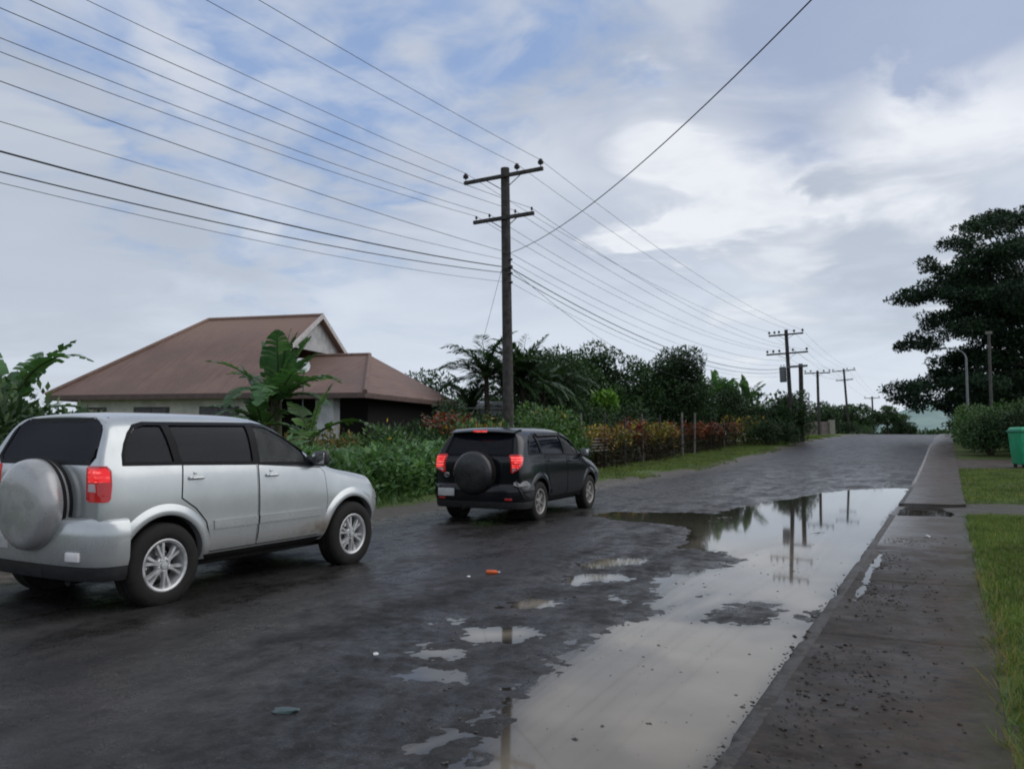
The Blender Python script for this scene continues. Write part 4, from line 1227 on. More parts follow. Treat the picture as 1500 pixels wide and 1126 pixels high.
# rain shields over the side glass
for s, fr in ((1, SIDE_R), (-1, SIDE_L)):
    for poly in ([(-1.07, 1.44), (-1.08, 1.485), (-.05, 1.495), (-.05, 1.45)], [(.03, 1.45), (.03, 1.495), (.21, 1.475), (.42, 1.395), (.62, 1.275), (.60, 1.25), (.40, 1.355), (.19, 1.43)]):
        b_skin.patch(poly, fr, .022, .05, .016).build('rain_shield', M_TRIM, b_root, sharp=50)
for s in (1, -1):
    b_skin.patch([(.68, .70), (.66, .80), (.92, .78), (.95, .68)], ((s * 4 * math.sqrt(.5), 4 * math.sqrt(.5), 0), (-s * math.sqrt(.5), math.sqrt(.5), 0), (0, 0, 1), (-s * math.sqrt(.5), -math.sqrt(.5), 0)), .01, .05, .02).build('headlight', M_HEAD, b_root)
# ------------------------------------------------------------------ poles and wires
M_WOOD = simple('weathered_timber', (.060, .055, .052), .85, var=.4, scale=6, bump=.4, bscale=30, spec=.2)
M_WOOD_P = simple('pale_timber', (.16, .15, .135), .85, var=.35, scale=6, bump=.3, bscale=30, spec=.2)
M_INS = simple('insulator', (.028, .026, .028), .3, var=.2)
M_STEEL = simple('galvanised_steel', (.14, .15, .16), .55, .4, var=.25)
M_CABLE = simple('cable', (.022, .023, .026), .6, var=.1)
M_TRAFO = simple('transformer_paint', (.10, .11, .115), .5, var=.2)

def pin(mb, p, big):
    """pin insulator standing on the crossarm"""
    M = Matrix.Translation(p)
    if big: mb.lathe([(.012, 0), (.012, .07), (.045, .075), (.05, .10), (.085, .105), (.09, .13), (.062, .145), (.088, .16), (.082, .185), (.05, .20), (.055, .235), (.03, .25), (.001, .25)], 12, M)
    else: mb.lathe([(.009, 0), (.009, .05), (.038, .055), (.042, .08), (.028, .095), (.036, .11), (.03, .135), (.001, .14)], 10, M)

def crossarm(root, z, L, pins, big, y=-.16, thick=.11):
    mb = MB(); mb.box((0, y, z), (L, .09, thick), .008)
    arm = mb.build('crossarm', M_WOOD, root, sharp=30)
    for s in (-1, 1):
        MB().tube([(s * .03, y + .05, z - .42 * L / 2.8), (s * L * .22, y + .05, z - .03)], .014, 6).build('brace', M_STEEL, arm)
    for x in pins:
        m = MB(); pin(m, (x, y, z + thick / 2), big); m.build('insulator', M_INS, arm)
    return arm
def pole_post(root, H, r0, r1, lean=(0, 0), mat=M_WOOD):
    mb = MB(); n = 9
    mb.tube([(lean[0] * (i / n), lean[1] * (i / n), -1.3 + (H + 1.3) * i / n) for i in range(n + 1)], [r0 + (r1 - r0) * i / n for i in range(n + 1)], 14)
    return mb.build('post', mat, root)

ARM1 = 2.75; PINS_TOP = (-1.32, .50, 1.30); PINS_LOW = (-.95, -.48, .42, .98)
P1 = at(746, 24.2)
p1 = thing('utility_pole', 'tall timber utility pole with two crossarms, nearest of the row', 'utility pole', (P1.x, P1.y, 0), R(1.5), 'timber utility poles along the road')
pole_post(p1, 9.62, .175, .135, (0, 0))
p1.rotation_euler = (0, R(-.9), 0)
crossarm(p1, 9.33, ARM1, PINS_TOP, True); crossarm(p1, 8.03, 2.1, PINS_LOW, False)
for i, (z, x) in enumerate(((6.75, .17), (6.52, .17), (6.33, .17), (6.05, .17))):
    MB().tube([(x - .03, -.05, z), (x + .06, -.05, z)], .035 if i != 1 else .055, 8).build('cable_clamp', M_INS, p1)

def small_pole(px, depth, H, label, arms, lean=0., r=(.16, .12), name='utility_pole'):
    p = at(px, depth)
    o = thing(name, label, 'utility pole', (p.x, p.y, Ef(p.y)), 0, 'timber utility poles along the road')
    o.rotation_euler = (0, R(lean), 0)
    pole_post(o, H, *r)
    for z, L, pins, big in arms: crossarm(o, z, L, pins, big)
    return o, p
p2, P2 = small_pole(1161, 55, 7.65, 'timber utility pole carrying a grey transformer above dark bushes', [(7.3, 2.3, (-1.1, -.75, -.45, .55, 1.1), True), (6.0, 2.75, (-1.3, -.9, -.5, .4, 1.3), True)], lean=-2.2)
mb = MB(); mb.box((.62, -.2, 5.05), (1.35, .16, .14), .02); mb.build('transformer_arm', M_TRAFO, p2)
mb = MB(); mb.lathe([(.001, 0), (.21, 0), (.23, .02), (.23, 1.0), (.2, 1.04), (.001, 1.06)], 18, Matrix.Translation((-.36, -.1, 4.05)))
tr = mb.build('transformer', M_TRAFO, p2)
mb = MB(); [pin(mb, (-.36 + dx, -.1, 5.1), False) for dx in (-.1, .1)]; mb.build('bushing', M_INS, tr)
small_pole(1175, 57, 5.4, 'short bare pole stub without crossarms among the bushes', [], r=(.17, .15))
p3, P3 = small_pole(1200, 78, 6.3, 'slim upright pole with one crossarm beside a concrete wall', [(6.05, 2.4, (-1.1, -.6, .6, 1.1), True)], lean=-.3)
p4, P4 = small_pole(1244, 98, 8.1, 'leaning timber pole with two crossarms, fourth in the row', [(7.85, 2.7, (-1.2, .4, 1.2), True), (6.7, 2.0, (-.8, .8), False)], lean=-3.2)
p5, P5 = small_pole(1280, 124, 6.4, 'farthest timber pole standing before the trees at the road crest', [(6.15, 2.3, (-1.0, 1.0), True)], lean=-1.)

def arm_pt(p, o, x, z):
    return o.matrix_basis @ Vector((x, -.16, z)) if False else Vector((p.x + x + math.sin(o.rotation_euler.y) * z, p.y - .16, Ef(p.y) + z))
PREV = Vector((P1.x - .3, P1.y - 36, 0))
def span(a, b, sag, n=26):
    return [a.lerp(b, t) - Vector((0, 0, 4 * sag * t * (1 - t))) for t in [i / n for i in range(n + 1)]]
def wire(label, pts_list, r=.010, name='overhead_wire'):
    mb = MB(); pts = []
    for s in pts_list: pts += s if not pts else s[1:]
    mb.tube(pts, r * .72, 5)
    return tag(mb.build(name, M_CABLE, None, sharp=0), label, 'wire', 'overhead lines along the pole row')
tops = ('outer left', 'middle', 'outer right')
for i, x in enumerate(PINS_TOP):
    a = Vector((PREV.x + x, PREV.y, 9.6)); b = arm_pt(P1, p1, x, 9.62); c = arm_pt(P2, p2, x * .85, 7.55); d = arm_pt(P4, p4, x * .9, 8.05); e = arm_pt(P5, p5, x * .75, 6.4)
    wire('top conductor from the %s insulator of the nearest pole' % tops[i], [span(a, b, .55), span(b, c, .62), span(c, d, .5), span(d, e, .4, 10)], .009)
lows = ('far left', 'inner left', 'inner right', 'far right')
for i, x in enumerate(PINS_LOW):
    a = Vector((PREV.x + x, PREV.y, 8.1)); b = arm_pt(P1, p1, x, 8.20); c = arm_pt(P2, p2, x * 1.2, 6.2); d = arm_pt(P4, p4, x * .85, 6.8)
    wire('thin line tied to the %s pin of the lower crossarm' % lows[i], [span(a, b, .80), span(b, c, .8), span(c, d, .5)], .009)
cab = [('single dark cable attached just under the lower crossarm braces', 6.95, 7.2, .6, .010, 5.5, .9), ('thin cable clamped second below the crossarms', 6.72, 6.6, .8, .008, 5.2, 1.0),
       ('thick black telephone cable, topmost of the sagging pair', 6.50, 6.35, 1.0, .021, 5.0, 1.15), ('black telephone cable, lower one of the sagging pair', 6.33, 6.0, 1.05, .015, 4.8, 1.2),
       ('lowest thin cable fixed to the nearest pole', 6.05, 5.9, 1.0, .007, 4.5, 1.1)]
for lab, z1, z0, sag, r, z2, sag2 in cab:
    a = Vector((PREV.x + .1, PREV.y, z0)); b = Vector((P1.x + .16 - .016 * z1, P1.y - .05, z1)); c = arm_pt(P2, p2, .15, z2)
    wire(lab, [span(a, b, sag), span(b, c, sag2)], r)
# service line across the road
b = Vector((P1.x + .05, P1.y - .05, 6.95)); a = Vector((2.85, 4.75, 7.1))
wire('slanting service line from the nearest pole across the road', [span(b, a, .80, 30)], .013)
# stay wire of the nearest pole
b = Vector((P1.x - .05, P1.y, 7.2)); g = at(655, 26.5); wire('steep stay wire from the nearest pole down to the garden', [span(b, Vector((g.x, g.y, .1)), .03, 8)], .008, 'stay_wire')
# line that leaves the nearest pole for the houses further on
c = at(1100, 44); wire('service drop sagging from the nearest pole towards the banana trees', [span(Vector((P1.x + .16, P1.y, 6.4)), Vector((c.x - 3, c.y, 3.9 + Ef(c.y))), .7)], .010)

# ------------------------------------------------------------------ house
def corrugated():
    m, t = new_mat('rusty_iron_roof')
    p = t.obj(); x, y, z = t.sep(p)
    n = t.noise(p, .55, 6, .65); f = t.noise(t.vmath('MULTIPLY', p, (6., .6, .6)), 1.2, 5, .6); s = t.noise(p, 7, 5, .7)
    c = t.mix(t.ramp(n, .35, .66), (.145, .090, .070), (.210, .138, .110))
    c = t.mix(t.math('MULTIPLY', t.ramp(f, .45, .7), .55), c, (.135, .066, .055))
    c = t.mix(t.math('MULTIPLY', t.ramp(s, .55, .75), .35), c, (.30, .19, .15))
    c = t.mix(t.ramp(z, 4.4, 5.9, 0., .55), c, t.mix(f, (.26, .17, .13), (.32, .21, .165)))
    w_ = t.math('SINE', t.math('MULTIPLY', x, 60.))
    b = t.pbsdf(Base_Color=c, Roughness=t.ramp(n, .3, .7, .5, .75), Specular_IOR_Level=.3, Normal=t.bump(t.math('ADD', w_, s), .25, .02)); t.out(b.outputs[0]); return m
M_ROOF = corrugated()
M_WALL = simple('cream_render', (.70, .68, .61), .85, var=.16, scale=2.2, bump=.1)
M_WALLW = simple('white_render', (.46, .47, .47), .85, var=.2, scale=3)
M_GABLE = simple('gable_cladding', (.42, .42, .42), .7, var=.18, scale=3, bump=.15)
M_BARGE = simple('barge_board', (.50, .47, .45), .6, var=.2)
M_FASCIA = simple('fascia', (.10, .065, .055), .6, var=.3)
M_WIN = simple('louvre_glass', (.012, .014, .016), .12, var=.3)
M_WFRAME = simple('window_frame_paint', (.09, .085, .08), .6, var=.2)
M_PORCH = simple('porch_shade', (.018, .016, .015), .9, var=.2)
HZ = R(16.5)
h0 = at(65, 27.4)                         # left front corner of the eaves
# house axes: u along the front, v to the back
house = thing('house', 'cream house under a rust brown hipped iron roof with a gablet', 'house', (h0.x, h0.y, 0), YAW - R(14))
U = 13.2; D = 10.6; HE = 2.78; HR = 6.0; HB = 4.62
vm = D / 2
def roof_hip():
    # dutch gable: full hip at the left, a small gable over the hip at the right end of the ridge
    k = (HR - HE) / vm
    ul = 2.6; ur = 7.3                          # ridge
    vb = (HB - HE) / k                          # inset of the break line
    V = [(0, 0, HE), (8.1, 0, HE), (8.1, D, HE), (0, D, HE), (ul, vm, HR), (ur + .25, vm, HR), (ur, vb, HB), (ur, D - vb, HB), (ur + .25, vb - .12, HB - .07), (ur + .25, D - vb + .12, HB - .07)]
    Fc = [(0, 1, 6, 8, 5, 4), (0, 4, 3), (2, 3, 4, 5, 9, 7)]
    mb = MB(); mb.add(V, Fc)
    # lower wing to the right with its own hip
    wl = 11.7; wv0 = .15; wv1 = D - 1.0; wm = (wv0 + wv1) / 2 + .3; wr = 4.42
    W = [(6.2, wv0, HE - .03), (wl, wv0, HE - .03), (wl, wv1, HE - .03), (6.2, wv1, HE - .03), (6.2, wm, wr), (9.6, wm, wr)]
    mb.add(W, [(0, 1, 5, 4), (1, 2, 5), (2, 3, 4, 5)])
    o = mb.build('roof', M_ROOF, house, smooth=False)
    m_ = o.modifiers.new('t', 'SOLIDIFY'); m_.thickness = .07; m_.offset = -1
    # ridge caps
    for nm, pts in (('ridge_cap', [(ul, vm, HR + .02), (ur + .3, vm, HR + .02)]), ('ridge_cap', [(ul, vm, HR + .02), (0, 0, HE + .03)]), ('ridge_cap', [(7.3, wm, wr + .02), (9.6, wm, wr + .02)]), ('ridge_cap', [(9.6, wm, wr + .02), (wl, wv0, HE)])):
        MB().tube(pts, .075, 8).build(nm, M_ROOF, o)
    # gablet
    mb = MB(); mb.add([(ur + .02, vb, HB), (ur + .02, D - vb, HB), (ur + .02, vm, HR - .04)], [(0, 1, 2)]); g = mb.build('gable', M_GABLE, o, smooth=False)
    mb = MB()
    for a, b in (((ur + .27, vb - .12, HB - .06), (ur + .27, vm, HR + .02)), ((ur + .27, D - vb + .12, HB - .06), (ur + .27, vm, HR + .02))):
        a = Vector(a); b = Vector(b); mb.add([a + Vector((0, 0, .06)), b + Vector((0, 0, .06)), b - Vector((0, 0, .13)), a - Vector((0, 0, .13)), a + Vector((.04, 0, .06)), b + Vector((.04, 0, .06)), b + Vector((.04, 0, -.13)), a + Vector((.04, 0, -.13))],
            [(0, 1, 2, 3), (4, 7, 6, 5), (0, 4, 5, 1), (3, 2, 6, 7), (0, 3, 7, 4), (1, 5, 6, 2)])
    mb.build('barge_board', M_BARGE, o, smooth=False)
    mb = MB(); mb.box((4.05, .02, HE - .09), (8.1, .05, .17), .01); mb.box((.02, D / 2, HE - .09), (.05, D, .17), .01); mb.box((9.9, wv0 + .02, HE - .12), (3.55, .05, .16), .01); mb.box((wl - .02, (wv0 + wv1) / 2, HE - .12), (.05, wv1 - wv0, .16), .01)
    mb.build('fascia', M_FASCIA, o, smooth=False)
    return o
roof_hip()
mb = MB(); mb.box((3.95, D / 2, 1.25), (6.7, D - 1.5, 2.9)); mb.build('wall', M_WALL, house, smooth=False)
mb = MB(); mb.box((9.0, D / 2 + .9, 1.25), (3.4, D - 3.4, 2.85)); mb.build('wall', M_PORCH, house, smooth=False)  # wing wall coloured near-black for the shade inside the porch
mb = MB(); mb.box((10.15, .75, 1.25), (.62, .5, 2.8), .02); mb.build('porch_pillar', M_WALLW, house, smooth=False)
mb = MB(); mb.box((7.9, .75, 1.25), (.3, .3, 2.8), .02); mb.build('porch_pillar', M_FASCIA, house, smooth=False)
mb = MB(); mb.box((9.0, .80, .45), (2.2, .12, .9), .02); mb.build('porch_wall', M_WALLW, house, smooth=False)
for u0, u1 in ((.72, 1.75), (3.0, 4.25), (5.55, 6.9)):
    f = MB().box(((u0 + u1) / 2, .745, 1.72), (u1 - u0 + .14, .06, 1.32), .01).build('window', M_WFRAME, house, smooth=False)
    MB().box(((u0 + u1) / 2, .708, 1.72), (u1 - u0, .02, 1.2), .004).build('pane', M_WIN, f, smooth=False)
    m_ = MB()
    for i in range(8): m_.box(((u0 + u1) / 2, .695, 1.2 + i * .15), (u1 - u0 - .02, .012, .018), .003)
    k_ = max(1, round((u1 - u0) / .6))
    for i in range(1, k_): m_.box((u0 + (u1 - u0) * i / k_, .69, 1.72), (.05, .02, 1.2), .004)
    m_.build('louvre', M_WFRAME, f, smooth=False)
# satellite dish on the eaves
dp = at(440, 25.2); dz = 1.5 + (634 - 536) * 25.2 / F_PX
dish = thing('satellite_dish', 'white satellite dish in front of the brown roof behind the banana plant', 'satellite dish', (dp.x, dp.y, dz), YAW)
mb = MB(); Md = Matrix.Rotation(R(62), 4, 'X') @ Matrix.Rotation(R(20), 4, 'Y')
prof = [(r_, .35 * r_ * r_) for r_ in np.linspace(.002, .27, 9)]
mb.lathe(prof + [(a, b + .012) for a, b in prof[::-1]], 26, Md); mb.build('reflector', simple('dish_white', (.62, .63, .64), .45, var=.1), dish)
mb = MB(); mb.tube([Md @ Vector((0, -.25, .02)), Md @ Vector((0, -.06, .28))], .012, 6); mb.tube([Md @ Vector((0, 0, .0)), Vector((0, .25, -.2)), Vector((0, .25, -dz))], .025, 8); mb.build('mount', M_STEEL, dish)

# small pale outbuilding glimpsed between the shrubs behind the pole
ob = at(694, 36)
shed = thing('shed', 'small white walled shed half hidden behind shrubs by the nearest pole', 'shed', (ob.x, ob.y, .2), YAW)
MB().box((0, 1.5, 1.2), (3.0, 3., 2.4), .02).build('wall', M_WALLW, shed, smooth=False)
mb = MB(); mb.add([(-1.8, -.4, 2.42), (1.8, -.4, 2.42), (1.8, 3.4, 2.85), (-1.8, 3.4, 2.85)], [(0, 1, 2, 3)]); o = mb.build('roof', simple('shed_iron', (.55, .56, .57), .5, var=.15, scale=3), shed, smooth=False)
m_ = o.modifiers.new('t', 'SOLIDIFY'); m_.thickness = .05
MB().box((.7, -.02, 1.0), (.8, .05, 1.9), .01).build('door', M_WFRAME, shed, smooth=False)

# white thing behind the silver car: a small white outbuilding wall by the bananas
wb = at(48, 22)
MBw = MB(); 
wt_ = thing('water_tank', 'white water tank by the banana leaves behind the silver car', 'water tank', (wb.x, wb.y, 0), YAW)
MB().lathe([(.001, 2.05), (.3, 2.03), (.36, 1.98), (.52, 1.92), (.56, 1.86), (.56, 1.5), (.575, 1.48), (.575, 1.44), (.56, 1.42), (.56, .9), (.575, .88), (.575, .84), (.56, .82), (.56, 0)], 28).build('tank', simple('tank_white', (.5, .5, .47), .5, var=.15), wt_)
MB().lathe([(.001, 2.12), (.2, 2.11), (.22, 2.08), (.22, 2.02)], 20).build('lid', M_WALLW, wt_)

# far concrete wall with a gate pillar
cw = at(1213, 84)
fw = thing('concrete_wall', 'pinkish concrete wall with a pale gate pillar beside the far verge', 'wall', (cw.x - .9, cw.y, Eg(cw.x, cw.y)), R(30))
M_CW = simple('pinkish_concrete', (.20, .165, .15), .85, var=.25, scale=1.5)
MB().box((-.2, 0, .62), (2.6, .18, 1.6), .02).build('panel', M_CW, fw, smooth=False)
MB().box((1.35, -.03, .7), (.55, .5, 1.8), .03).build('gate_pillar', simple('pale_concrete', (.27, .255, .21), .85, var=.2), fw, smooth=False)
for x in (-1.2, -.5, .3): MB().box((x, -.12, .6), (.12, .07, 1.55), .01).build('buttress', M_CW, fw, smooth=False)

# ------------------------------------------------------------------ right-hand side furniture
lp = at(1419, 44)
lamp = thing('street_lamp', 'slender grey street lamp with curved arm before the big tree', 'street lamp', (lp.x, lp.y, Ef(lp.y)), 0)
mb = MB(); pts = [(0, 0, -.3), (0, 0, 4.2), (0, 0, 4.75)] + [(-.75 + .75 * math.cos(a), 0, 4.75 + .62 * math.sin(a)) for a in np.linspace(0, R(80), 9)[1:]]
pts += [(-1.0, 0, 5.40)]
mb.tube(pts, [.075, .06, .055] + [.045 - .002 * i for i in range(9)][:len(pts) - 3], 10); mb.build('column', simple('lamp_column', (.20, .21, .215), .6, .2, var=.2), lamp)
mb = MB(); mb.box((-1.18, 0, 5.40), (.5, .2, .11), .04, Matrix.Rotation(R(-4), 4, 'Y')); mb.build('lamp_head', M_TRAFO, lamp)
tp = at(1453.5, 41.5)
tpo = thing('timber_post', 'tall pale timber post standing in the hedge before the big tree', 'post', (tp.x, tp.y, Ef(tp.y)), 0)
pole_post(tpo, 6.0, .085, .07, (0, 0), simple('grey_timber', (.075, .072, .065), .85, var=.3, scale=5)); MB().box((0, -.06, 5.95), (.32, .1, .16), .03).build('cap', M_WOOD_P, tpo)

M_GREEN = simple('green_plastic', (.015, .33, .15), .42, var=.14, scale=5)
M_GREEN_D = simple('green_plastic_dark', (.012, .22, .12), .45, var=.15)
bp_ = at(1497, 28.0)
bin_ = thing('wheelie_bin', 'large bright green bin with a lid at the right edge', 'bin', (bp_.x + .28, bp_.y, Ef(bp_.y) + .05), YAW - R(8))
def taper_box(w0, d0, w1, d1, z0, z1, bev=.03):
    bm = bmesh.new(); bmesh.ops.create_cube(bm, size=1)
    for v in bm.verts:
        top = v.co.z > 0
        v.co = Vector((v.co.x * (w1 if top else w0), v.co.y * (d1 if top else d0), z1 if top else z0))
    bmesh.ops.bevel(bm, geom=list(bm.edges), offset=bev, segments=3, affect='EDGES', profile=.5)
    bm.verts.index_update(); r_ = ([v.co.copy() for v in bm.verts], [[v.index for v in f.verts] for f in bm.faces]); bm.free(); return r_
mb = MB(); mb.add(*taper_box(.98, .82, 1.12, 1.0, .14, 1.25)); 
for x in (-.38, 0, .38): mb.box((x, -.475, .7), (.07, .03, .85), .012, Matrix.Rotation(R(5), 4, 'X'))
mb.build('body', M_GREEN, bin_)
mb = MB(); mb.add(*taper_box(1.20, 1.08, 1.20, 1.08, 1.245, 1.31, .02)); mb.build('rim', M_GREEN_D, bin_)
mb = MB(); mb.add(*taper_box(1.18, 1.06, 1.05, .86, 1.312, 1.43, .05)); lid = mb.build('lid', M_GREEN, bin_)
mb = MB(); mb.tube([(-.3, -.54, 1.33), (-.3, -.62, 1.33), (.3, -.62, 1.33), (.3, -.54, 1.33)], .018, 8); mb.build('handle', M_GREEN_D, lid)
for x in (-.42, .42):
    for y in (-.3, .3):
        MB().lathe([(.001, -.025), (.085, -.025), (.1, -.012), (.1, .012), (.085, .025), (.001, .025)], 16, Matrix.Translation((x, y, .10)) @ Matrix.Rotation(R(90), 4, 'Y')).build('wheel', M_TYRE, bin_)

# ------------------------------------------------------------------ litter
def crumple(name, px, py, size, mat, label, cat, flat=.5, seed=1, z=.03):
    x, y = on_ground(px, py); rr = np.random.default_rng(seed)
    bm = bmesh.new(); bmesh.ops.create_icosphere(bm, subdivisions=2, radius=1)
    for v in bm.verts: v.co = Vector((v.co.x * size[0], v.co.y * size[1], v.co.z * size[2])) * float(rr.uniform(.72, 1.2))
    bm.verts.index_update()
    mb = MB(); mb.add([v.co for v in bm.verts], [[v.index for v in f.verts] for f in bm.faces]); bm.free()
    o = mb.build(name, mat, None, sharp=25); o.location = (x, y, z + size[2] * .6); o.rotation_euler = (0, 0, float(rr.uniform(0, 3)))
    return tag(o, label, cat)
M_PAPER = simple('white_litter', (.62, .62, .60), .6, var=.2)
crumple('litter', 550, 965, (.026, .02, .009), M_PAPER, 'small white scrap of litter on the dark asphalt left of the potholes', 'litter', seed=3)
crumple('litter', 686, 849, (.022, .02, .009), M_PAPER, 'tiny white scrap of litter just left of the orange bottle', 'litter', seed=5)
crumple('litter', 1359, 796, (.035, .03, .02), M_PAPER, 'small white scrap lying on the wet footpath slab', 'litter', seed=8, z=.09)
crumple('litter', 584, 731, (.10, .08, .06), M_PAPER, 'white scrap of litter on the left verge under the weeds', 'litter', seed=11, z=.08)
crumple('litter', 616, 727, (.12, .07, .06), M_PAPER, 'larger white scrap of litter on the left verge near the black car', 'litter', seed=13, z=.08)
crumple('plastic_bag', 418, 1050, (.075, .04, .012), simple('teal_plastic', (.035, .06, .06), .35, var=.3), 'flattened teal plastic bag on the near asphalt', 'plastic bag', seed=4)
x, y = on_ground(722, 844)
ob_ = thing('bottle', 'orange plastic bottle lying on the asphalt beyond the potholes', 'bottle', (x, y, .046), R(20))
M_ = Matrix.Rotation(R(90), 4, 'Y') @ Matrix.Scale(.62, 4)
M_OR = simple('orange_plastic', (.75, .13, .03), .35, var=.12)
MB().lathe([(.001, -.11), (.032, -.11), (.036, -.10), (.036, .03), (.034, .05), (.016, .085), (.014, .10)], 18, M_).build('body', M_OR, ob_)
MB().lathe([(.017, .095), (.017, .122), (.001, .124)], 14, M_).build('cap', M_PAPER, ob_)
# ------------------------------------------------------------------ vegetation
def leaf_quads(P, D, N, L, W, fold=.0):
    """rhombic leaves: base P, direction D, normal N (arrays), length L, width W"""
    S = np.cross(D, N); S /= np.linalg.norm(S, axis=1, keepdims=True) + 1e-9
    L = np.asarray(L).reshape(-1, 1); W = np.asarray(W).reshape(-1, 1)
    m = P + D * L * .45
    a = P; b = m + S * W * .5 + N * W * fold; c = P + D * L; d = m - S * W * .5 + N * W * fold
    V = np.stack([a, b, c, d], 1).reshape(-1, 3)
    q = np.arange(len(P) * 4).reshape(-1, 4)
    return V, q
def unit(v): return v / (np.linalg.norm(v, axis=-1, keepdims=True) + 1e-9)
class Leaves:
    def __init__(s): s.V = []; s.Q = []; s.n = 0
    def add(s, V, q): s.V.append(V); s.Q.append(q + s.n); s.n += len(V); return s
    def leaves(s, P, D, N, L, W, fold=0.): return s.add(*leaf_quads(P, D, N, L, W, fold))
    def build(s, name, mat, parent=None):
        return np_mesh(name, np.concatenate(s.V), quads=np.concatenate(s.Q), mat=mat, smooth=False, parent=parent)

def clump_cloud(r, centres, radii, n, L, W, up=.35, flat=1., shell=.55, droop=0.):
    """leaves gathered in clumps; denser towards each clump's skin, so that the inside stays dark"""
    k = len(centres); centres = np.asarray(centres, float); radii = np.asarray(radii, float)
    pr = radii ** 2; idx = r.choice(k, n, p=pr / pr.sum())
    u = unit(r.normal(size=(n, 3)))
    rad = np.where(r.random(n) < shell, r.uniform(.75, 1.08, n), r.random(n) ** .5)
    off = u * rad[:, None] * radii[idx][:, None]
    off[:, 2] *= flat
    P = centres[idx] + off
    D = unit(u * .7 + r.normal(size=(n, 3)) * .7 + np.array([0, 0, up - droop]))
    N = unit(r.normal(size=(n, 3)) * .6 + np.array([0, 0, .9]) + u * .3)
    N = unit(N - D * (N * D).sum(1, keepdims=True))
    return P, D, N, L * r.uniform(.6, 1.3, n), W * r.uniform(.6, 1.3, n)

G_DARK = leaf_mat('leaf_dark', [(.010, .022, .010), (.016, .034, .014), (.022, .042, .016), (.030, .052, .018)], .45, .15, .55, .25)
G_TREE = leaf_mat('leaf_tree', [(.012, .028, .012), (.020, .042, .016), (.028, .056, .020), (.042, .075, .024)], .4, .18, .5, .3)
G_MID = leaf_mat('leaf_mid', [(.020, .046, .014), (.032, .070, .020), (.045, .090, .024), (.065, .115, .030)], .7, .22, .45, .35)
G_BRIGHT = leaf_mat('leaf_bright', [(.035, .085, .018), (.055, .12, .022), (.08, .15, .028), (.13, .19, .04)], .8, .25, .45, .35)
G_WEED = leaf_mat('leaf_weed', [(.026, .056, .024), (.038, .076, .032), (.050, .094, .038), (.068, .112, .044)], .9, .3, .5, .3, .66, 2.5)
G_BANANA = leaf_mat('leaf_banana', [(.030, .070, .030), (.042, .092, .036), (.058, .115, .042)], 1.2, .35, .42, .35, .75)
G_DRY = leaf_mat('leaf_dry', [(.10, .085, .03), (.14, .115, .045), (.09, .07, .035)], 1.2, .2, .7, .2)
G_PALM = leaf_mat('leaf_palm', [(.014, .032, .014), (.022, .046, .018), (.034, .062, .024)], .8, .18, .45, .35)
G_CROTON = leaf_mat('leaf_croton', [(.24, .035, .025), (.30, .09, .03), (.42, .24, .04), (.45, .32, .05), (.14, .12, .03), (.05, .09, .02), (.36, .16, .04)], 2.0, .2, .4, .4, .7, 1.15)
G_CROTON_R = leaf_mat('leaf_croton_red', [(.20, .02, .02), (.30, .03, .025), (.26, .07, .03), (.10, .05, .02), (.05, .075, .02), (.34, .12, .04)], 2.0, .2, .4, .4, .7, 1.15)
G_CROTON_Y = leaf_mat('leaf_croton_yellow', [(.40, .28, .04), (.46, .34, .05), (.30, .24, .04), (.10, .14, .03), (.05, .10, .02), (.36, .15, .03)], 2.0, .22, .4, .4, .7, 1.15)
G_FLOWER = leaf_mat('petals_yellow', [(.55, .36, .03), (.6, .42, .06), (.5, .25, .03)], 2., .2, .5, .3, .7, 1.)
G_GRASS = leaf_mat('grass_blade', [(.032, .056, .013), (.048, .080, .018), (.066, .104, .024), (.10, .125, .034), (.14, .125, .05)], 1.1, .25, .5, .3, .65)
M_BARK = simple('bark', (.048, .040, .032), .9, var=.4, scale=9, bump=.5, bscale=25, spec=.15)
M_STEM = simple('plant_stem', (.055, .042, .030), .85, var=.4, scale=15, spec=.15)
M_PSTEM = simple('banana_stem', (.060, .070, .030), .7, var=.45, scale=6, spec=.25)

def limbs(mb, r, base, tips, r0, mid=.45):
    for t_ in tips:
        b = Vector(base); e = Vector(t_); m = b.lerp(e, mid) + Vector((r.normal() * .12, r.normal() * .12, (e - b).length * .10))
        pts = []
        for i in range(7):
            u = i / 6; pts.append(b * (1 - u) ** 2 + m * 2 * u * (1 - u) + e * u * u)
        mb.tube(pts, [r0 * (1 - .82 * i / 6) for i in range(7)], 7)

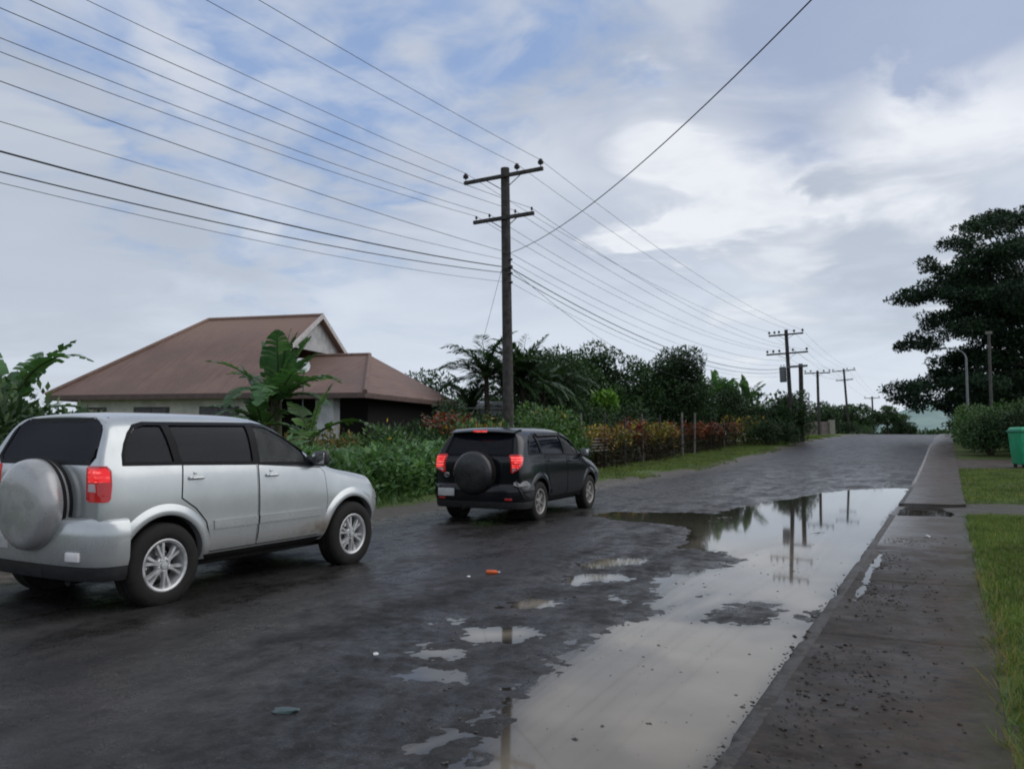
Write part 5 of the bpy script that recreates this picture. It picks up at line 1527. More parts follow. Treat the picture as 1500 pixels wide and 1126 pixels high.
def tree(name, label, p, H, rx, ry, mat, n, seed, leaf=(.26, .12), trunk_h=.35, tr=.16, nclump=34, flat=.75, group='trees behind the left roadside', cz=.62, up=.3, spread=(.30, .52), cat='tree', ball=1.):
    r = np.random.default_rng(seed)
    o = thing(name, label, cat, (p[0], p[1], Eg(p[0], p[1]) - .05), 0, group)
    C = []
    for i in range(nclump):
        u = unit(r.normal(size=3)); q = r.random() ** .4
        if u[2] < -.35: u[2] *= .4
        C.append((u[0] * rx * q * .80, u[1] * ry * q * .80, H * cz + u[2] * H * (1 - cz) * q * .82 * ball))
    rad = r.uniform(*spread, nclump) * min(rx, H * .45)
    lv = Leaves(); lv.leaves(*clump_cloud(r, C, rad, n, leaf[0], leaf[1], up, flat))
    lv.build('crown', mat, o)
    mb = MB(); th = H * trunk_h
    mb.tube([(0, 0, -.3), (.03, .0, th * .4), (-.03 + r.normal() * .08, r.normal() * .08, th), (r.normal() * .15, r.normal() * .15, H * .72)], [tr * 1.25, tr, tr * .8, tr * .25], 10)
    tips = [C[i] for i in r.choice(nclump, min(12, nclump), replace=False)]
    limbs(mb, r, (0, 0, th * .8), tips, tr * .55)
    mb.build('trunk', M_BARK, o)
    return o

def shrub(name, label, p, H, rx, mat, n, seed, leaf=(.14, .07), group=None, cat='shrub', nst=8, z0=None, up=.4, extra=None, ry=None):
    r = np.random.default_rng(seed)
    o = thing(name, label, cat, (p[0], p[1], (Eg(p[0], p[1]) if z0 is None else z0)), 0, group)
    nc = 16; ry = ry or rx
    C = np.stack([r.uniform(-.72, .72, nc) * rx, r.uniform(-.72, .72, nc) * ry, r.uniform(.30, .82, nc) * H], 1)
    rad = r.uniform(.26, .42, nc) * min(H, rx * 1.6)
    lv = Leaves(); lv.leaves(*clump_cloud(r, C, rad, n, leaf[0], leaf[1], up, .9)); lv.build('foliage', mat, o)
    mb = MB(); limbs(mb, r, (0, 0, -.1), [tuple(c) for c in C[:nst]], .025 * max(1, H / 1.5)); mb.build('stem', M_STEM, o)
    if extra:
        m2, k = extra; lv = Leaves(); P, D, N, L, W = clump_cloud(r, C + np.array([0, 0, .1 * H]), rad, k, leaf[0] * .8, leaf[1] * 1.1, up, .9, 1.); lv.leaves(P, D, N, L, W); lv.build('flower', m2, o)
    return o

# ---- banana plants: pseudostem and big torn leaves
def banana_leaf(r, base, az, elev, L, W, bend, tears=.3):
    """one blade on a curved midrib, split into strips"""
    n = 16; d = np.array([math.cos(az), math.sin(az)])
    P = [np.array(base, float)]; a = elev
    ang = []
    for i in range(n):
        a_i = elev - bend * (i / n) ** 1.4; ang.append(a_i)
        P.append(P[-1] + np.array([d[0] * math.cos(a_i), d[1] * math.cos(a_i), math.sin(a_i)]) * L / n)
    P = np.array(P); side = np.array([-d[1], d[0], 0.])
    V = []; Q = []
    for s in (1, -1):
        twist = r.uniform(-.25, .25)
        for i in range(2, n):
            u0 = i / n; u1 = (i + 1) / n
            w0 = W * math.sin(math.pi * min(1, u0 ** .75)) ** .62 * .5; w1 = W * math.sin(math.pi * min(.999, u1 ** .75)) ** .62 * .5
            gap = .28 if r.random() < tears else 0.
            dr = r.uniform(.05, .30) + (.35 if gap else 0) * r.random()
            up0 = np.array([0, 0, 1.]) * (.30 - dr)
            b0 = P[i]; b1 = P[i + 1]; t = (b1 - b0)
            e0 = b0 + side * s * w0 + up0 * w0 + t * (.55 + gap * .3); e1 = b1 + side * s * w1 + up0 * w1 + t * (.55 - gap)
            m0 = (b0 + e0) / 2 + np.array([0, 0, w0 * .10]); m1 = (b1 + e1) / 2 + np.array([0, 0, w1 * .10])
            o = len(V); V += [b0, b1, m1, m0, e1, e0]; Q += [(o, o + 1, o + 2, o + 3), (o + 3, o + 2, o + 4, o + 5)]
    return np.array(V), np.array(Q), P
def banana(name, label, p, H, leaves, seed, group, mat=None, z0=None, stems=1):
    r = np.random.default_rng(seed)
    o = thing(name, label, 'banana plant', (p[0], p[1], (Eg(p[0], p[1]) if z0 is None else z0)), 0, group)
    st = MB(); hs = H * .55
    st.tube([(0, 0, -.1), (.02, 0, hs * .5), (0, .02, hs), (0, 0, hs * 1.12)], [.13, .11, .085, .05], 12)
    for az, el, L, W, bend, tears in leaves:
        V, Q, P = banana_leaf(r, (0, 0, hs * r.uniform(.92, 1.1)), az, el, L, W, bend, tears)
        lf = np_mesh('leaf', V, quads=Q, mat=mat or G_BANANA, smooth=True, parent=o)
        m_ = MB(); m_.tube([tuple(q) for q in P], [.028 * (1 - .85 * i / (len(P) - 1)) for i in range(len(P))], 6); m_.build('midrib', M_PSTEM, lf)
    st.build('pseudostem', M_PSTEM, o)
    return o
# view-plane directions: right = YAW, away = YAW + 90 degrees
RT = YAW; LF = YAW + math.pi; AW = YAW + math.pi / 2; TO = YAW - math.pi / 2
bp1 = at(406, 20.5)
banana('banana_plant', 'tall banana plant with upright broad leaves in front of the brown roof', bp1, 4.1,
    [(RT + .3, R(87), 2.1, .95, R(14), .05), (LF - .2, R(83), 1.8, .85, R(18), .1), (RT, R(74), 1.8, .85, R(30), .1), (TO + .2, R(80), 1.7, .9, R(25), .1), (LF + .3, R(58), 2.2, .7, R(60), .6), (LF - .5, R(36), 2.0, .62, R(45), .7),
     (RT - .4, R(38), 2.1, .6, R(60), .7), (RT + .4, R(55), 1.9, .7, R(95), .6), (TO, R(50), 1.9, .8, R(120), .3), (TO - .5, R(30), 1.9, .8, R(95), .2), (TO + .7, R(62), 1.8, .8, R(80), .3), (RT + .1, R(82), 1.7, .6, R(20), .2), (RT - .2, R(66), 1.7, .6, R(45), .4), (TO, R(20), 1.8, .75, R(70), .3), (RT - .3, R(15), 1.6, .6, R(60), .4), (AW, R(60), 1.8, .5, R(70), .3)], 11, 'banana plants')
bp2 = at(455, 19.2)
banana('banana_plant', 'low banana plant with drooping pale leaves beside the tall one', bp2, 2.3,
    [(LF, R(50), 1.7, .7, R(110), .2), (RT, R(40), 1.7, .7, R(80), .2), (TO, R(30), 1.4, .7, R(90), .2), (RT + .5, R(80), 1.4, .65, R(30), .1), (LF - .6, R(70), 1.3, .7, R(50), .2)], 12, 'banana plants', G_MID)
bp5 = at(384, 20.9)
banana('banana_plant', 'younger banana plant standing close on the left of the tall one', bp5, 3.0,
    [(RT, R(84), 1.7, .6, R(16), .1), (LF, R(78), 1.6, .55, R(25), .2), (LF + .3, R(50), 1.7, .5, R(80), .6), (TO, R(60), 1.6, .6, R(90), .3), (LF - .7, R(30), 1.6, .5, R(60), .7), (TO - .7, R(40), 1.5, .6, R(80), .4), (RT - .6, R(45), 1.5, .55, R(80), .5)], 17, 'banana plants')
bp3 = at(8, 14.2)
banana('banana_plant', 'banana plant with torn leaves at the far left edge against the sky', bp3, 3.1,
    [(RT + .1, R(64), 1.75, .55, R(38), .5), (RT - .3, R(60), 2.3, .46, R(92), .75), (LF, R(80), 1.7, .6, R(30), .2), (LF + .4, R(60), 1.9, .6, R(70), .4), (TO, R(45), 1.9, .6, R(90), .3), (RT + .5, R(40), 1.6, .5, R(80), .5), (AW, R(70), 1.7, .6, R(40), .3), (TO + .6, R(25), 1.7, .6, R(70), .4), (TO - .6, R(40), 1.7, .55, R(90), .4)], 13, 'banana plants')
bp4 = at(62, 14.6)
banana('banana_plant', 'short banana plant with browning leaves left of the house', bp4, 2.3,
    [(RT, R(52), 1.7, .5, R(105), .5), (LF, R(50), 1.6, .55, R(95), .4), (TO, R(40), 1.5, .55, R(90), .4), (RT - .5, R(38), 1.6, .5, R(85), .6), (LF - .4, R(70), 1.3, .5, R(60), .3), (LF + .5, R(30), 1.5, .5, R(60), .3)], 14, 'banana plants',
    leaf_mat('leaf_banana_old', [(.05, .06, .02), (.075, .08, .026), (.10, .085, .035)], 1.2, .3, .5, .3))
for i, (px, dp, h_, sd_) in enumerate(((1050, 57, 5.6, 21), (1074, 60, 5.4, 22), (1096, 62, 5.7, 23), (1032, 55, 5.2, 24))):
    rr = np.random.default_rng(sd_)
    banana('banana_plant', ('banana plant with narrow upright leaves beyond the coloured hedge', 'banana plant in the middle of the row beyond the coloured hedge', 'banana plant at the far end of the row with a leaf leaning right', 'first banana plant of the row beside the dark broad tree')[i],
        at(px, dp), h_, [(rr.uniform(0, 6.28), R(rr.uniform(50, 86)), rr.uniform(1.6, 2.3), .7, R(rr.uniform(12, 70)), .3) for _ in range(8)], sd_, 'banana plants')

# ---- palms
def palm(name, label, p, H, nf, L, seed, group, trunk=.12, leaflet=.55, z0=None):
    r = np.random.default_rng(seed)
    o = thing(name, label, 'palm', (p[0], p[1], Eg(p[0], p[1])), 0, group)
    MB().tube([(0, 0, -.2), (.06, .03, H * .5), (.0, .0, H)], [trunk * 1.2, trunk, trunk * .8], 10).build('trunk', M_BARK, o)
    lv = Leaves(); rib = MB()
    for i in range(nf):
        az = 2.4 * i + r.uniform(-.3, .3); el = R(r.uniform(5, 88)); bend = R(r.uniform(45, 95)); Li = L * r.uniform(.8, 1.15); n = 38
        d = np.array([math.cos(az), math.sin(az), 0.]); side = np.array([-d[1], d[0], 0.])
        P = [np.array([0, 0, H])]; T = []
        for k in range(n):
            a = el - bend * (k / n) ** 1.3; t = d * math.cos(a) + np.array([0, 0, math.sin(a)]); T.append(t); P.append(P[-1] + t * Li / n)
        rib.tube([tuple(q) for q in P[::3]], [.022 * (1 - .8 * q / len(P[::3])) for q in range(len(P[::3]))], 5)
        B = []; D = []
        for k in range(3, n):
            ll = leaflet * math.sin(math.pi * min(1, (k / n) * .9 + .12)) + .08
            for s in (1, -1):
                B.append(P[k]); v = T[k] * .7 + side * s * .85 + np.array([0, 0, r.uniform(-.45, .25)]); D.append(np.append(v / np.linalg.norm(v), ll))
        B = np.array(B); D = np.array(D); N = unit(np.cross(D[:, :3], np.cross(np.array([0, 0, 1.]), D[:, :3])) + 1e-6)
        lv.leaves(B, D[:, :3], N, D[:, 3], np.full(len(B), .085), .0)
    lv.build('crown', G_PALM, o); rib.build('midrib', M_PSTEM, o)
    return o
pg = 'feathery palms behind the nearest pole'
for px, dp, H, nf, L, sd_, lab in ((712, 33, 3.3, 28, 2.5, 31, 'tall feathery palm just left of the nearest utility pole'), (765, 34, 3.2, 28, 2.3, 32, 'feathery palm just right of the nearest utility pole'),
        (795, 37, 3.0, 26, 2.5, 33, 'darker feathery palm between the pole and the round tree'), (690, 36, 2.1, 22, 2.0, 34, 'low feathery palm at the left end of the palm group'), (740, 38, 2.9, 26, 2.4, 35, 'feathery palm directly behind the nearest utility pole')):
    palm('palm', lab, at(px, dp), H * 1.14, nf, L * 1.05, sd_, pg)

# ---- trees along the left
tg = 'trees behind the left roadside'
tree('tree', 'wide dome shaped dark tree in the middle of the left side', at(872, 47), 6.9, 4.2, 3.2, G_TREE, 60000, 41, (.20, .10), nclump=150, spread=(.22, .30), cz=.46, ball=.92)
tree('tree', 'dark bushy tree between the palms and the dome shaped tree', at(806, 42), 5.9, 2.6, 2.4, G_DARK, 20000, 42, (.19, .095), nclump=44, cz=.46)
tree('tree', 'dark tree with a ragged top standing right of the dome shaped tree', at(990, 47), 6.4, 2.5, 2.2, G_DARK, 26000, 43, (.19, .095), nclump=60, spread=(.24, .40), cz=.48)
tree('tree', 'lower dark tree filling the gap behind the banana row', at(1040, 57), 4.6, 3.2, 2.4, G_DARK, 13000, 44, (.18, .09), nclump=40, cz=.45)
tree('tree', 'small leafy tree behind the right end of the brown roof', at(628, 36), 4.3, 1.9, 1.8, G_TREE, 9000, 45, (.16, .08), nclump=24, cz=.55)
tree('tree', 'dark low tree in front of the porch end of the house', at(640, 26), 2.75, 1.5, 1.3, G_DARK, 9000, 46, (.13, .065), nclump=26, cz=.5, trunk_h=.25, tr=.08)
tree('tree', 'spindly tree around the bare pole stub', at(1160, 56), 3.9, 1.9, 1.6, G_TREE, 8000, 47, (.17, .08), nclump=26, spread=(.18, .36), cz=.55)
tree('tree', 'rounded bush like tree left of the transformer pole', at(1122, 58), 3.0, 2.1, 1.8, G_TREE, 10000, 48, (.17, .085), nclump=30, cz=.45)
tree('tree', 'green tree behind the pinkish concrete wall', at(1228, 100), 4.5, 4.0, 3.2, G_TREE, 5500, 49, (.36, .18), nclump=26, cz=.45)
tree('tree', 'small dark tree between the slim pole and the leaning pole', at(1207, 90), 3.4, 2.0, 2.0, G_DARK, 3000, 50, (.32, .15), nclump=18, cz=.5)
tree('tree', 'dark rounded tree left of the farthest pole', at(1266, 118), 4.6, 3.4, 3., G_DARK, 4500, 51, (.38, .2), nclump=24, cz=.45)
tree('tree', 'flat topped spreading tree right of the farthest pole', at(1300, 122), 4.9, 3.6, 3., G_TREE, 5000, 52, (.38, .18), nclump=26, flat=.45, cz=.6)
tree('tree', 'low dark tree at the crest of the road, nearest the hazy hill', at(1318, 132), 3.9, 3.0, 3., G_DARK, 4000, 53, (.4, .2), nclump=22, cz=.42)
tree('papaya_tree', 'bright green papaya like tree in front of the dome shaped tree', at(886, 39), 3.4, .85, .8, G_BRIGHT, 1500, 54, (.30, .15), nclump=12, trunk_h=.6, tr=.06, cz=.82, up=.0, spread=(.3, .5))
tree('tree', 'slim mid green shrub tree just right of the nearest pole', at(800, 28), 2.7, 1.2, 1.1, G_MID, 3500, 55, (.18, .09), nclump=20, cz=.5, tr=.07)
# bushes along the far verge
bgp = 'bushes along the left verge'
for px, dp, H, rx, m_, n_, sd_, lab in ((1120, 52, 1.7, 2.0, G_DARK, 5000, 61, 'dark bush by the verge below the transformer pole'), (1150, 57, 1.75, 1.9, G_DARK, 5000, 62, 'dark rounded bush at the right end of the left hedge'), (1168, 64, 1.6, 1.7, G_TREE, 3500, 63, 'bush behind the dark rounded bush towards the concrete wall'),
        (1092, 54, 1.8, 1.2, G_CROTON_Y, 1500, 64, 'yellow green bush at the far end of the coloured hedge'), (1104, 60, 2.2, 1.8, G_MID, 3500, 65, 'mid green bush behind the yellow green one'), (1240, 92, 1.4, 1.6, G_DARK, 2500, 66, 'dark bush at the foot of the leaning pole'),
        (1258, 104, 1.3, 2.0, G_TREE, 2500, 67, 'low bush right of the leaning pole by the road'), (1060, 61, 2.4, 1.8, G_TREE, 3500, 68, 'green bush in front of the banana row'), (1012, 54, 2.4, 1.5, G_DARK, 3500, 69, 'dark bush behind the pale fence post'),
        (835, 37, 2.6, 1.8, G_DARK, 6000, 170, 'dark bush behind the first croton bushes'), (905, 42.5, 2.7, 2.0, G_DARK, 6000, 171, 'dark bush under the dome shaped tree'), (950, 46, 2.7, 1.9, G_DARK, 6000, 172, 'dark bush between the dome shaped tree and the ragged one'), (985, 50, 2.6, 1.9, G_DARK, 5000, 173, 'dark bush under the ragged topped tree'), (870, 40, 2.4, 1.7, G_TREE, 5000, 174, 'dark green bush below the papaya like tree'), (780, 33, 2.5, 1.8, G_DARK, 6000, 175, 'dark bush under the palms right of the pole'), (740, 30, 2.2, 1.5, G_DARK, 5000, 176, 'dark bush under the palms behind the pole')):
    shrub('bush', lab, at(px, dp), H, rx, m_, n_, sd_, (.16, .08), bgp, 'bush')

# ---- croton hedge behind the wire fence
cg = 'croton bushes in the coloured hedge'
FX = -12.1
labs = ['yellow and red croton bush nearest the black car', 'croton bush with red lower leaves, second in the coloured hedge', 'tall yellow topped croton bush, third in the coloured hedge', 'croton bush with a dark red crown in the middle of the hedge', 'golden croton bush right of the dark red crowned one',
    'croton bush with mixed orange leaves before the hedge gap', 'pinkish red croton bush by the pale fence post', 'faded red croton bush right of the pale fence post', 'brownish croton bush in the last part of the hedge', 'last small croton bush before the green bushes']
def croton(label, x, y, H, w, mat, seed):
    r = np.random.default_rng(seed)
    o = thing('croton_bush', label, 'croton bush', (x, y, Eg(x, y)), r.uniform(0, 6), cg)
    mb = MB(); P = []; D = []
    for i in range(48):
        a = r.uniform(0, 6.28); q = r.random() ** .5 * w
        b = Vector((math.cos(a) * q * .45, math.sin(a) * q * .45, -.05)); e = Vector((math.cos(a) * q, math.sin(a) * q, H * r.uniform(.62, .98)))
        mb.tube([b, b.lerp(e, .5) + Vector((r.normal() * .04, r.normal() * .04, 0)), e], [.016, .013, .008], 5)
        for k in range(24):
            h = r.beta(3.0, 1.0); pt = b.lerp(e, .5 + .55 * h); az = r.uniform(0, 6.28)
            P.append(pt); D.append((math.cos(az), math.sin(az), r.uniform(-.25, .8)))
    P = np.array(P); D = unit(np.array(D)); N = unit(np.array([0, 0, 1.]) + r.normal(size=P.shape) * .25); N = unit(N - D * (N * D).sum(1, keepdims=True))
    Leaves().leaves(P, D, N, r.uniform(.16, .30, len(P)), r.uniform(.05, .085, len(P))).build('foliage', mat, o)
    # dry dark lower foliage
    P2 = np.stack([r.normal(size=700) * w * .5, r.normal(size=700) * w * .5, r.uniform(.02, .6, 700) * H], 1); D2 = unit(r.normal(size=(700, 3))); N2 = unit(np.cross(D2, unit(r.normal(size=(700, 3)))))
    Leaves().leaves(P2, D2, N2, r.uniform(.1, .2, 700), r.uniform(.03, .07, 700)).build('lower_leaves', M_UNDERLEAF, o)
    mb.build('stem', M_STEM, o); return o
M_UNDERLEAF = leaf_mat('leaf_brown', [(.016, .014, .010), (.030, .022, .015), (.022, .028, .012), (.045, .028, .020)], 1.5, .05, .8, .1)  # dark brown leaves low in the hedge and on twiggy bushes
ys_c = [27.6, 29.9, 32.2, 34.4, 36.6, 38.8, 43.6, 46.2, 48.8, 51.4]
mats_c = [G_CROTON_Y, G_CROTON, G_CROTON_Y, G_CROTON_R, G_CROTON_Y, G_CROTON, G_CROTON_R, G_CROTON_R, M_UNDERLEAF, G_CROTON_R]
hs_c = [1.75, 1.72, 1.85, 2.0, 1.9, 1.8, 1.75, 1.65, 1.55, 1.6]
for i, y in enumerate(ys_c): croton(labs[i], FX - .55 + .12 * math.sin(i * 2.1), y, hs_c[i], 1.2, mats_c[i], 70 + i)
shrub('bush', 'dark brown twiggy bush in the gap of the coloured hedge', (FX - .9, 41.2), 1.5, 1.0, M_UNDERLEAF, 2600, 95, (.15, .05), bgp, 'bush')
# yellow plants close to the pole
croton('bright yellow croton bush just behind the black car bonnet', FX - .3, 25.4, 2.2, .8, G_CROTON_Y, 90)
croton('red leaved croton bush behind the roof of the black car', FX - .9, 20.0, 2.1, .7, G_CROTON_R, 91)

# wire fence
fence = thing('wire_fence', 'wire fence on thin timber posts in front of the coloured hedge', 'fence', (FX, 23., 0), 0)
py_list = [27.8, 30.1, 32.4, 34.7, 37.0, 39.2, 40.7, 43.0, 46.5, 49.5, 52.5]
for i, y in enumerate(py_list):
    big = i in (6, 7)
    H = (2.25, 2.35, 2.2, 2.3, 2.25, 2.0, 2.35, 2.3, 1.9, 1.9, 1.8)[i]
    MB().tube([(random.uniform(-.03, .03), y - 23, Eg(FX, y) - .3), (random.uniform(-.06, .06), y - 23 + random.uniform(-.05, .05), Eg(FX, y) + H)], [.045 if not big else .065, .04 if not big else .055], 8).build('post', M_WOOD_P if big or i % 3 == 0 else M_WOOD, fence)
mb = MB()
for h in (.35, .75, 1.15, 1.5):
    pts = [(0, y - 23, Eg(FX, y) + h) for y in np.linspace(py_list[0], py_list[-1], 30)]; mb.tube(pts, .004, 4)
mb.build('wire', M_STEEL, fence)
# stack of weathered boards laid against the hedge behind the black car
st = thing('timber_rails', 'low stack of weathered horizontal rails in front of the first croton bushes', 'rails', (FX + .12, 29.0, Eg(FX, 29.0)), R(90))
for i in range(5):
    MB().box((random.uniform(-.05, .05), 0, .82 + i * .115), (2.2, .05, .055), .012, Matrix.Rotation(random.uniform(-.012, .012), 4, 'Y')).build('rail', M_WOOD_P, st)
for x in (-.95, .95): MB().box((x, .05, .65), (.08, .05, 1.4), .01).build('upright', M_WOOD, st)

# ---- tall weeds between the near verge and the garden: one mass nobody could count
def weeds():
    r = np.random.default_rng(101); lv = Leaves()
    n = 2600
    X = r.uniform(-12.4, -10.55, n); Y = r.uniform(2.0, 21.3, n)
    hgt = (1.18 + .22 * fbm(X, Y, .45, 3, 111)) * r.uniform(.72, 1.08, n) * np.clip(.55 + (-10.4 - X) * .9, .55, 1.0)
    hgt *= np.where(Y > 15.5, 1.06, .98)
    for i in range(n):
        k = 15
        t = np.linspace(.06, 1, k) ** .9
        lean = r.normal(size=2) * .14
        P = np.stack([X[i] + lean[0] * t ** 2, Y[i] + lean[1] * t ** 2, hgt[i] * t], 1)
        az = r.uniform(0, 6.28) + np.arange(k) * 2.4; el = r.uniform(-.1, .95, k)
        D = np.stack([np.cos(az) * np.cos(el), np.sin(az) * np.cos(el), np.sin(el)], 1)
        N = unit(np.array([0, 0, 1.]) + r.normal(size=(k, 3)) * .35); N = unit(N - D * (N * D).sum(1, keepdims=True))
        sz = r.uniform(.75, 1.35)
        lv.leaves(P, D, N, sz * r.uniform(.12, .24, k), sz * r.uniform(.05, .10, k))
    o = lv.build('weeds', G_WEED); tag(o, 'tall leafy green weeds filling the strip between the verge and the garden', 'weeds', None, 'stuff')
    # low growth at their foot
    r = np.random.default_rng(102); n = 9000
    X = r.normal(-10.35, .38, n); Y = r.uniform(1.5, 22.5, n); keep = fbm(X, Y, .9, 3, 121) > -.25; X = X[keep]; Y = Y[keep]; n = len(X)
    P = np.stack([X, Y, verge_z(X, Y)], 1); az = r.uniform(0, 6.28, n); el = r.uniform(.3, 1.3, n)
    D = np.stack([np.cos(az) * np.cos(el), np.sin(az) * np.cos(el), np.sin(el)], 1); N = unit(np.cross(D, unit(r.normal(size=(n, 3)))))
    o = Leaves().leaves(P, D, N, r.uniform(.08, .28, n), r.uniform(.015, .05, n)).build('ground_cover', G_MID); tag(o, 'low rough growth at the foot of the tall weeds', 'ground cover', None, 'stuff')
weeds()
# garden shrubs in front of the house and round the pole
gg = 'garden shrubs in front of the house'
for px, dp, H, rx, m_, n_, sd_, lab, ex in (
        (470, 21, 1.75, 1.5, G_DRY, 2600, 131, 'olive brown shrub below the banana leaves', None), (535, 21.5, 1.8, 1.4, G_MID, 3000, 132, 'garden shrub dotted with yellow flowers in front of the porch', (G_FLOWER, 70)),
        (590, 22, 1.95, 1.2, G_DARK, 3200, 133, 'dark leafy shrub right of the yellow flowered one', None), (648, 23, 1.9, 1.2, G_TREE, 3000, 134, 'green shrub left of the red leaved bush', (G_FLOWER, 16)),
        (690, 23, 2.1, 1.1, G_CROTON, 1800, 135, 'shrub with dull red and yellow leaves left of the pole foot', None), (730, 22, 2.0, 1.1, G_MID, 3000, 136, 'mid green shrub at the foot of the nearest pole', None),
        (792, 26.5, 2.5, 1.0, G_MID, 3600, 137, 'leafy shrub just right of the pole foot', None), (822, 27.5, 2.3, .9, G_MID, 3000, 138, 'leafy shrub behind the bonnet of the black car', None),
        (330, 19, 1.45, 1.6, G_TREE, 3000, 139, 'shrub under the house windows beyond the silver car', None), (240, 18, 1.40, 1.5, G_DARK, 2500, 140, 'dark shrub beyond the roof of the silver car', None),
        (560, 24, 1.5, 1.3, G_DARK, 2500, 141, 'dark shrub in the shade of the porch', None)):
    shrub('shrub', lab, at(px, dp), H * .84, rx, m_, n_, sd_, (.15, .07), gg, extra=ex)
# plants at the far left behind the silver car
for px, dp, H, rx, m_, n_, sd_, lab in ((10, 12, 1.75, 1.2, G_DARK, 4500, 151, 'dark bush at the far left edge behind the silver car'), (70, 13, 1.5, 1.1, G_MID, 3500, 152, 'olive green bush beside the white tank'), (-50, 12.5, 2.3, 1.3, G_TREE, 4500, 153, 'tall bush cut off by the left edge')):
    shrub('bush', lab, at(px, dp), H, rx, m_, n_, sd_, (.20, .08), bgp, 'bush')

# ---- right-hand side: hedge and the great tree
hg = 'hedge bushes beside the right footpath'
for x, y, H, rx, m_, n_, sd_, lab in ((1.55, 39.6, 2.0, 1.15, G_TREE, 6500, 161, 'first hedge bush behind the footpath, left of the green bin'), (3.3, 39.4, 2.1, 1.3, G_DARK, 7000, 162, 'hedge bush directly left of the green bin'), (5.3, 39.8, 2.2, 1.4, G_TREE, 6000, 163, 'hedge bush behind the green bin'),
        (1.65, 42.6, 2.1, 1.25, G_MID, 5500, 164, 'lighter green hedge bush at the foot of the street lamp'), (1.5, 46.5, 2.0, 1.3, G_TREE, 4500, 165, 'hedge bush further along the footpath, past the lamp'), (1.5, 50.5, 1.9, 1.3, G_MID, 4000, 166, 'far hedge bush close to the footpath'),
        (3.6, 43.0, 2.5, 1.6, G_MID, 6000, 167, 'tall light green hedge bush at the foot of the pale post'), (6.3, 43., 2.6, 1.8, G_MID, 5000, 168, 'hedge bush at the right edge behind the bin'), (1.45, 55.5, 1.8, 1.2, G_BRIGHT, 2500, 169, 'yellow green bush at the end of the footpath hedge')):
    shrub('hedge_bush', lab, (x, y), H, rx, m_, n_, sd_, (.13, .065), hg, 'hedge bush', z0=Ef(y) + .05)

def rain_tree():
    r = np.random.default_rng(201)
    p = at(1566, 50)
    o = thing('rain_tree', 'huge dark spreading tree with layered branches on the right', 'tree', (p.x, p.y, Ef(p.y)), 0, None)
    # layered sprays of foliage; the near-left side is carried out over the footpath
    C = []; S = []
    rt = np.array([math.cos(YAW), math.sin(YAW), 0]); aw = np.array([-math.sin(YAW), math.cos(YAW), 0])
    def px2(px, py, d):    # offset of a picture point at depth 50 + d from the trunk foot
        q = at(px, 50 + d); return np.array([q.x - p.x, q.y - p.y, height_at(py, 50 + d) - Ef(p.y)])
    outline = [(1345, 497, 1.3), (1336, 435, 1.2), (1372, 382, 1.0), (1420, 358, 1.3), (1452, 330, 1.4), (1485, 312, 1.5), (1400, 400, 1.6), (1365, 430, 1.4), (1380, 470, 1.4), (1360, 505, .9),
        (1340, 565, 1.3), (1328, 580, 1.0), (1350, 590, 1.1), (1375, 560, 1.5), (1395, 585, 1.3), (1400, 540, 1.5), (1420, 610, 1.1), (1440, 560, 1.7), (1470, 590, 1.5), (1480, 540, 1.8), (1430, 440, 1.8), (1460, 400, 1.9), (1470, 460, 1.9), (1500, 360, 2.0), (1510, 430, 2.2), (1500, 500, 1.9), (1385, 600, .9), (1410, 520, 1.1), (1440, 480, 1.8), (1475, 500, 1.9), (1450, 520, 1.8), (1490, 560, 1.9), (1430, 580, 1.5), (1500, 460, 2.0), (1445, 610, 1.3), (1490, 620, 1.6), (1425, 480, 1.5), (1405, 450, 1.4), (1420, 415, 1.5), (1445, 440, 1.7), (1460, 370, 1.6), (1470, 425, 1.8), (1405, 560, 1.4),
        (1540, 300, 2.2), (1600, 290, 2.4), (1560, 380, 2.5), (1620, 360, 2.5), (1680, 320, 2.5), (1740, 380, 2.4), (1790, 440, 2.3), (1700, 450, 2.4), (1640, 480, 2.4), (1770, 520, 2.2), (1820, 500, 2.0), (1700, 560, 2.0), (1600, 560, 1.8)]
    for x, y, rad in outline:
        core = x > 1425 and x < 1520
        for k in range(3 if core else 1 if x > 1520 else 2):
            c = px2(x + r.normal() * 5, y + r.normal() * 5, r.uniform(-4., 5.) * (.6 if x < 1400 else 1.2)); C.append(c); S.append(rad)
    # break every mass into flat sprays
    c2 = []; s2 = []
    for c, s_ in zip(C, S):
        for k in range(9):
            u = unit(r.normal(size=3)); c2.append(c + u * np.array([1.15, 1.15, .32]) * s_ * .85 * r.random() ** .4); s2.append(s_ * r.uniform(.26, .46))
    lv = Leaves(); lv.leaves(*clump_cloud(r, c2, s2, 140000, .22, .11, .05, .48, .6)); lv.build('crown', G_RAIN, o)
    mb = MB(); mb.tube([(0, 0, -.5), (.1, 0, 1.), (-.1, .1, 2.6), (0, 0, 3.6)], [.85, .62, .55, .5], 14)
    sel = r.choice(len(C), 18, replace=False)
    limbs(mb, r, (0, 0, 3.2), [tuple(C[i]) for i in sel], .17, .5)
    mb.build('trunk', M_BARK, o)
G_RAIN = leaf_mat('leaf_rain_tree', [(.006, .014, .009), (.010, .022, .012), (.014, .030, .014), (.020, .038, .018)], .35, .10, .6, .2)
rain_tree()
# the row goes on out of frame to the right, behind the great tree
tree('tree', 'dense tree standing behind the huge spreading tree on the right', at(1480, 66), 6.2, 4.5, 4., G_RAIN, 9000, 205, (.30, .15), nclump=40, cz=.5, group='trees on the right')
tree('tree', 'low tree far along the right of the road below the spreading branches', at(1418, 88), 4.2, 2.2, 2.5, G_DARK, 4500, 206, (.32, .15), nclump=24, cz=.5, group='trees on the right')
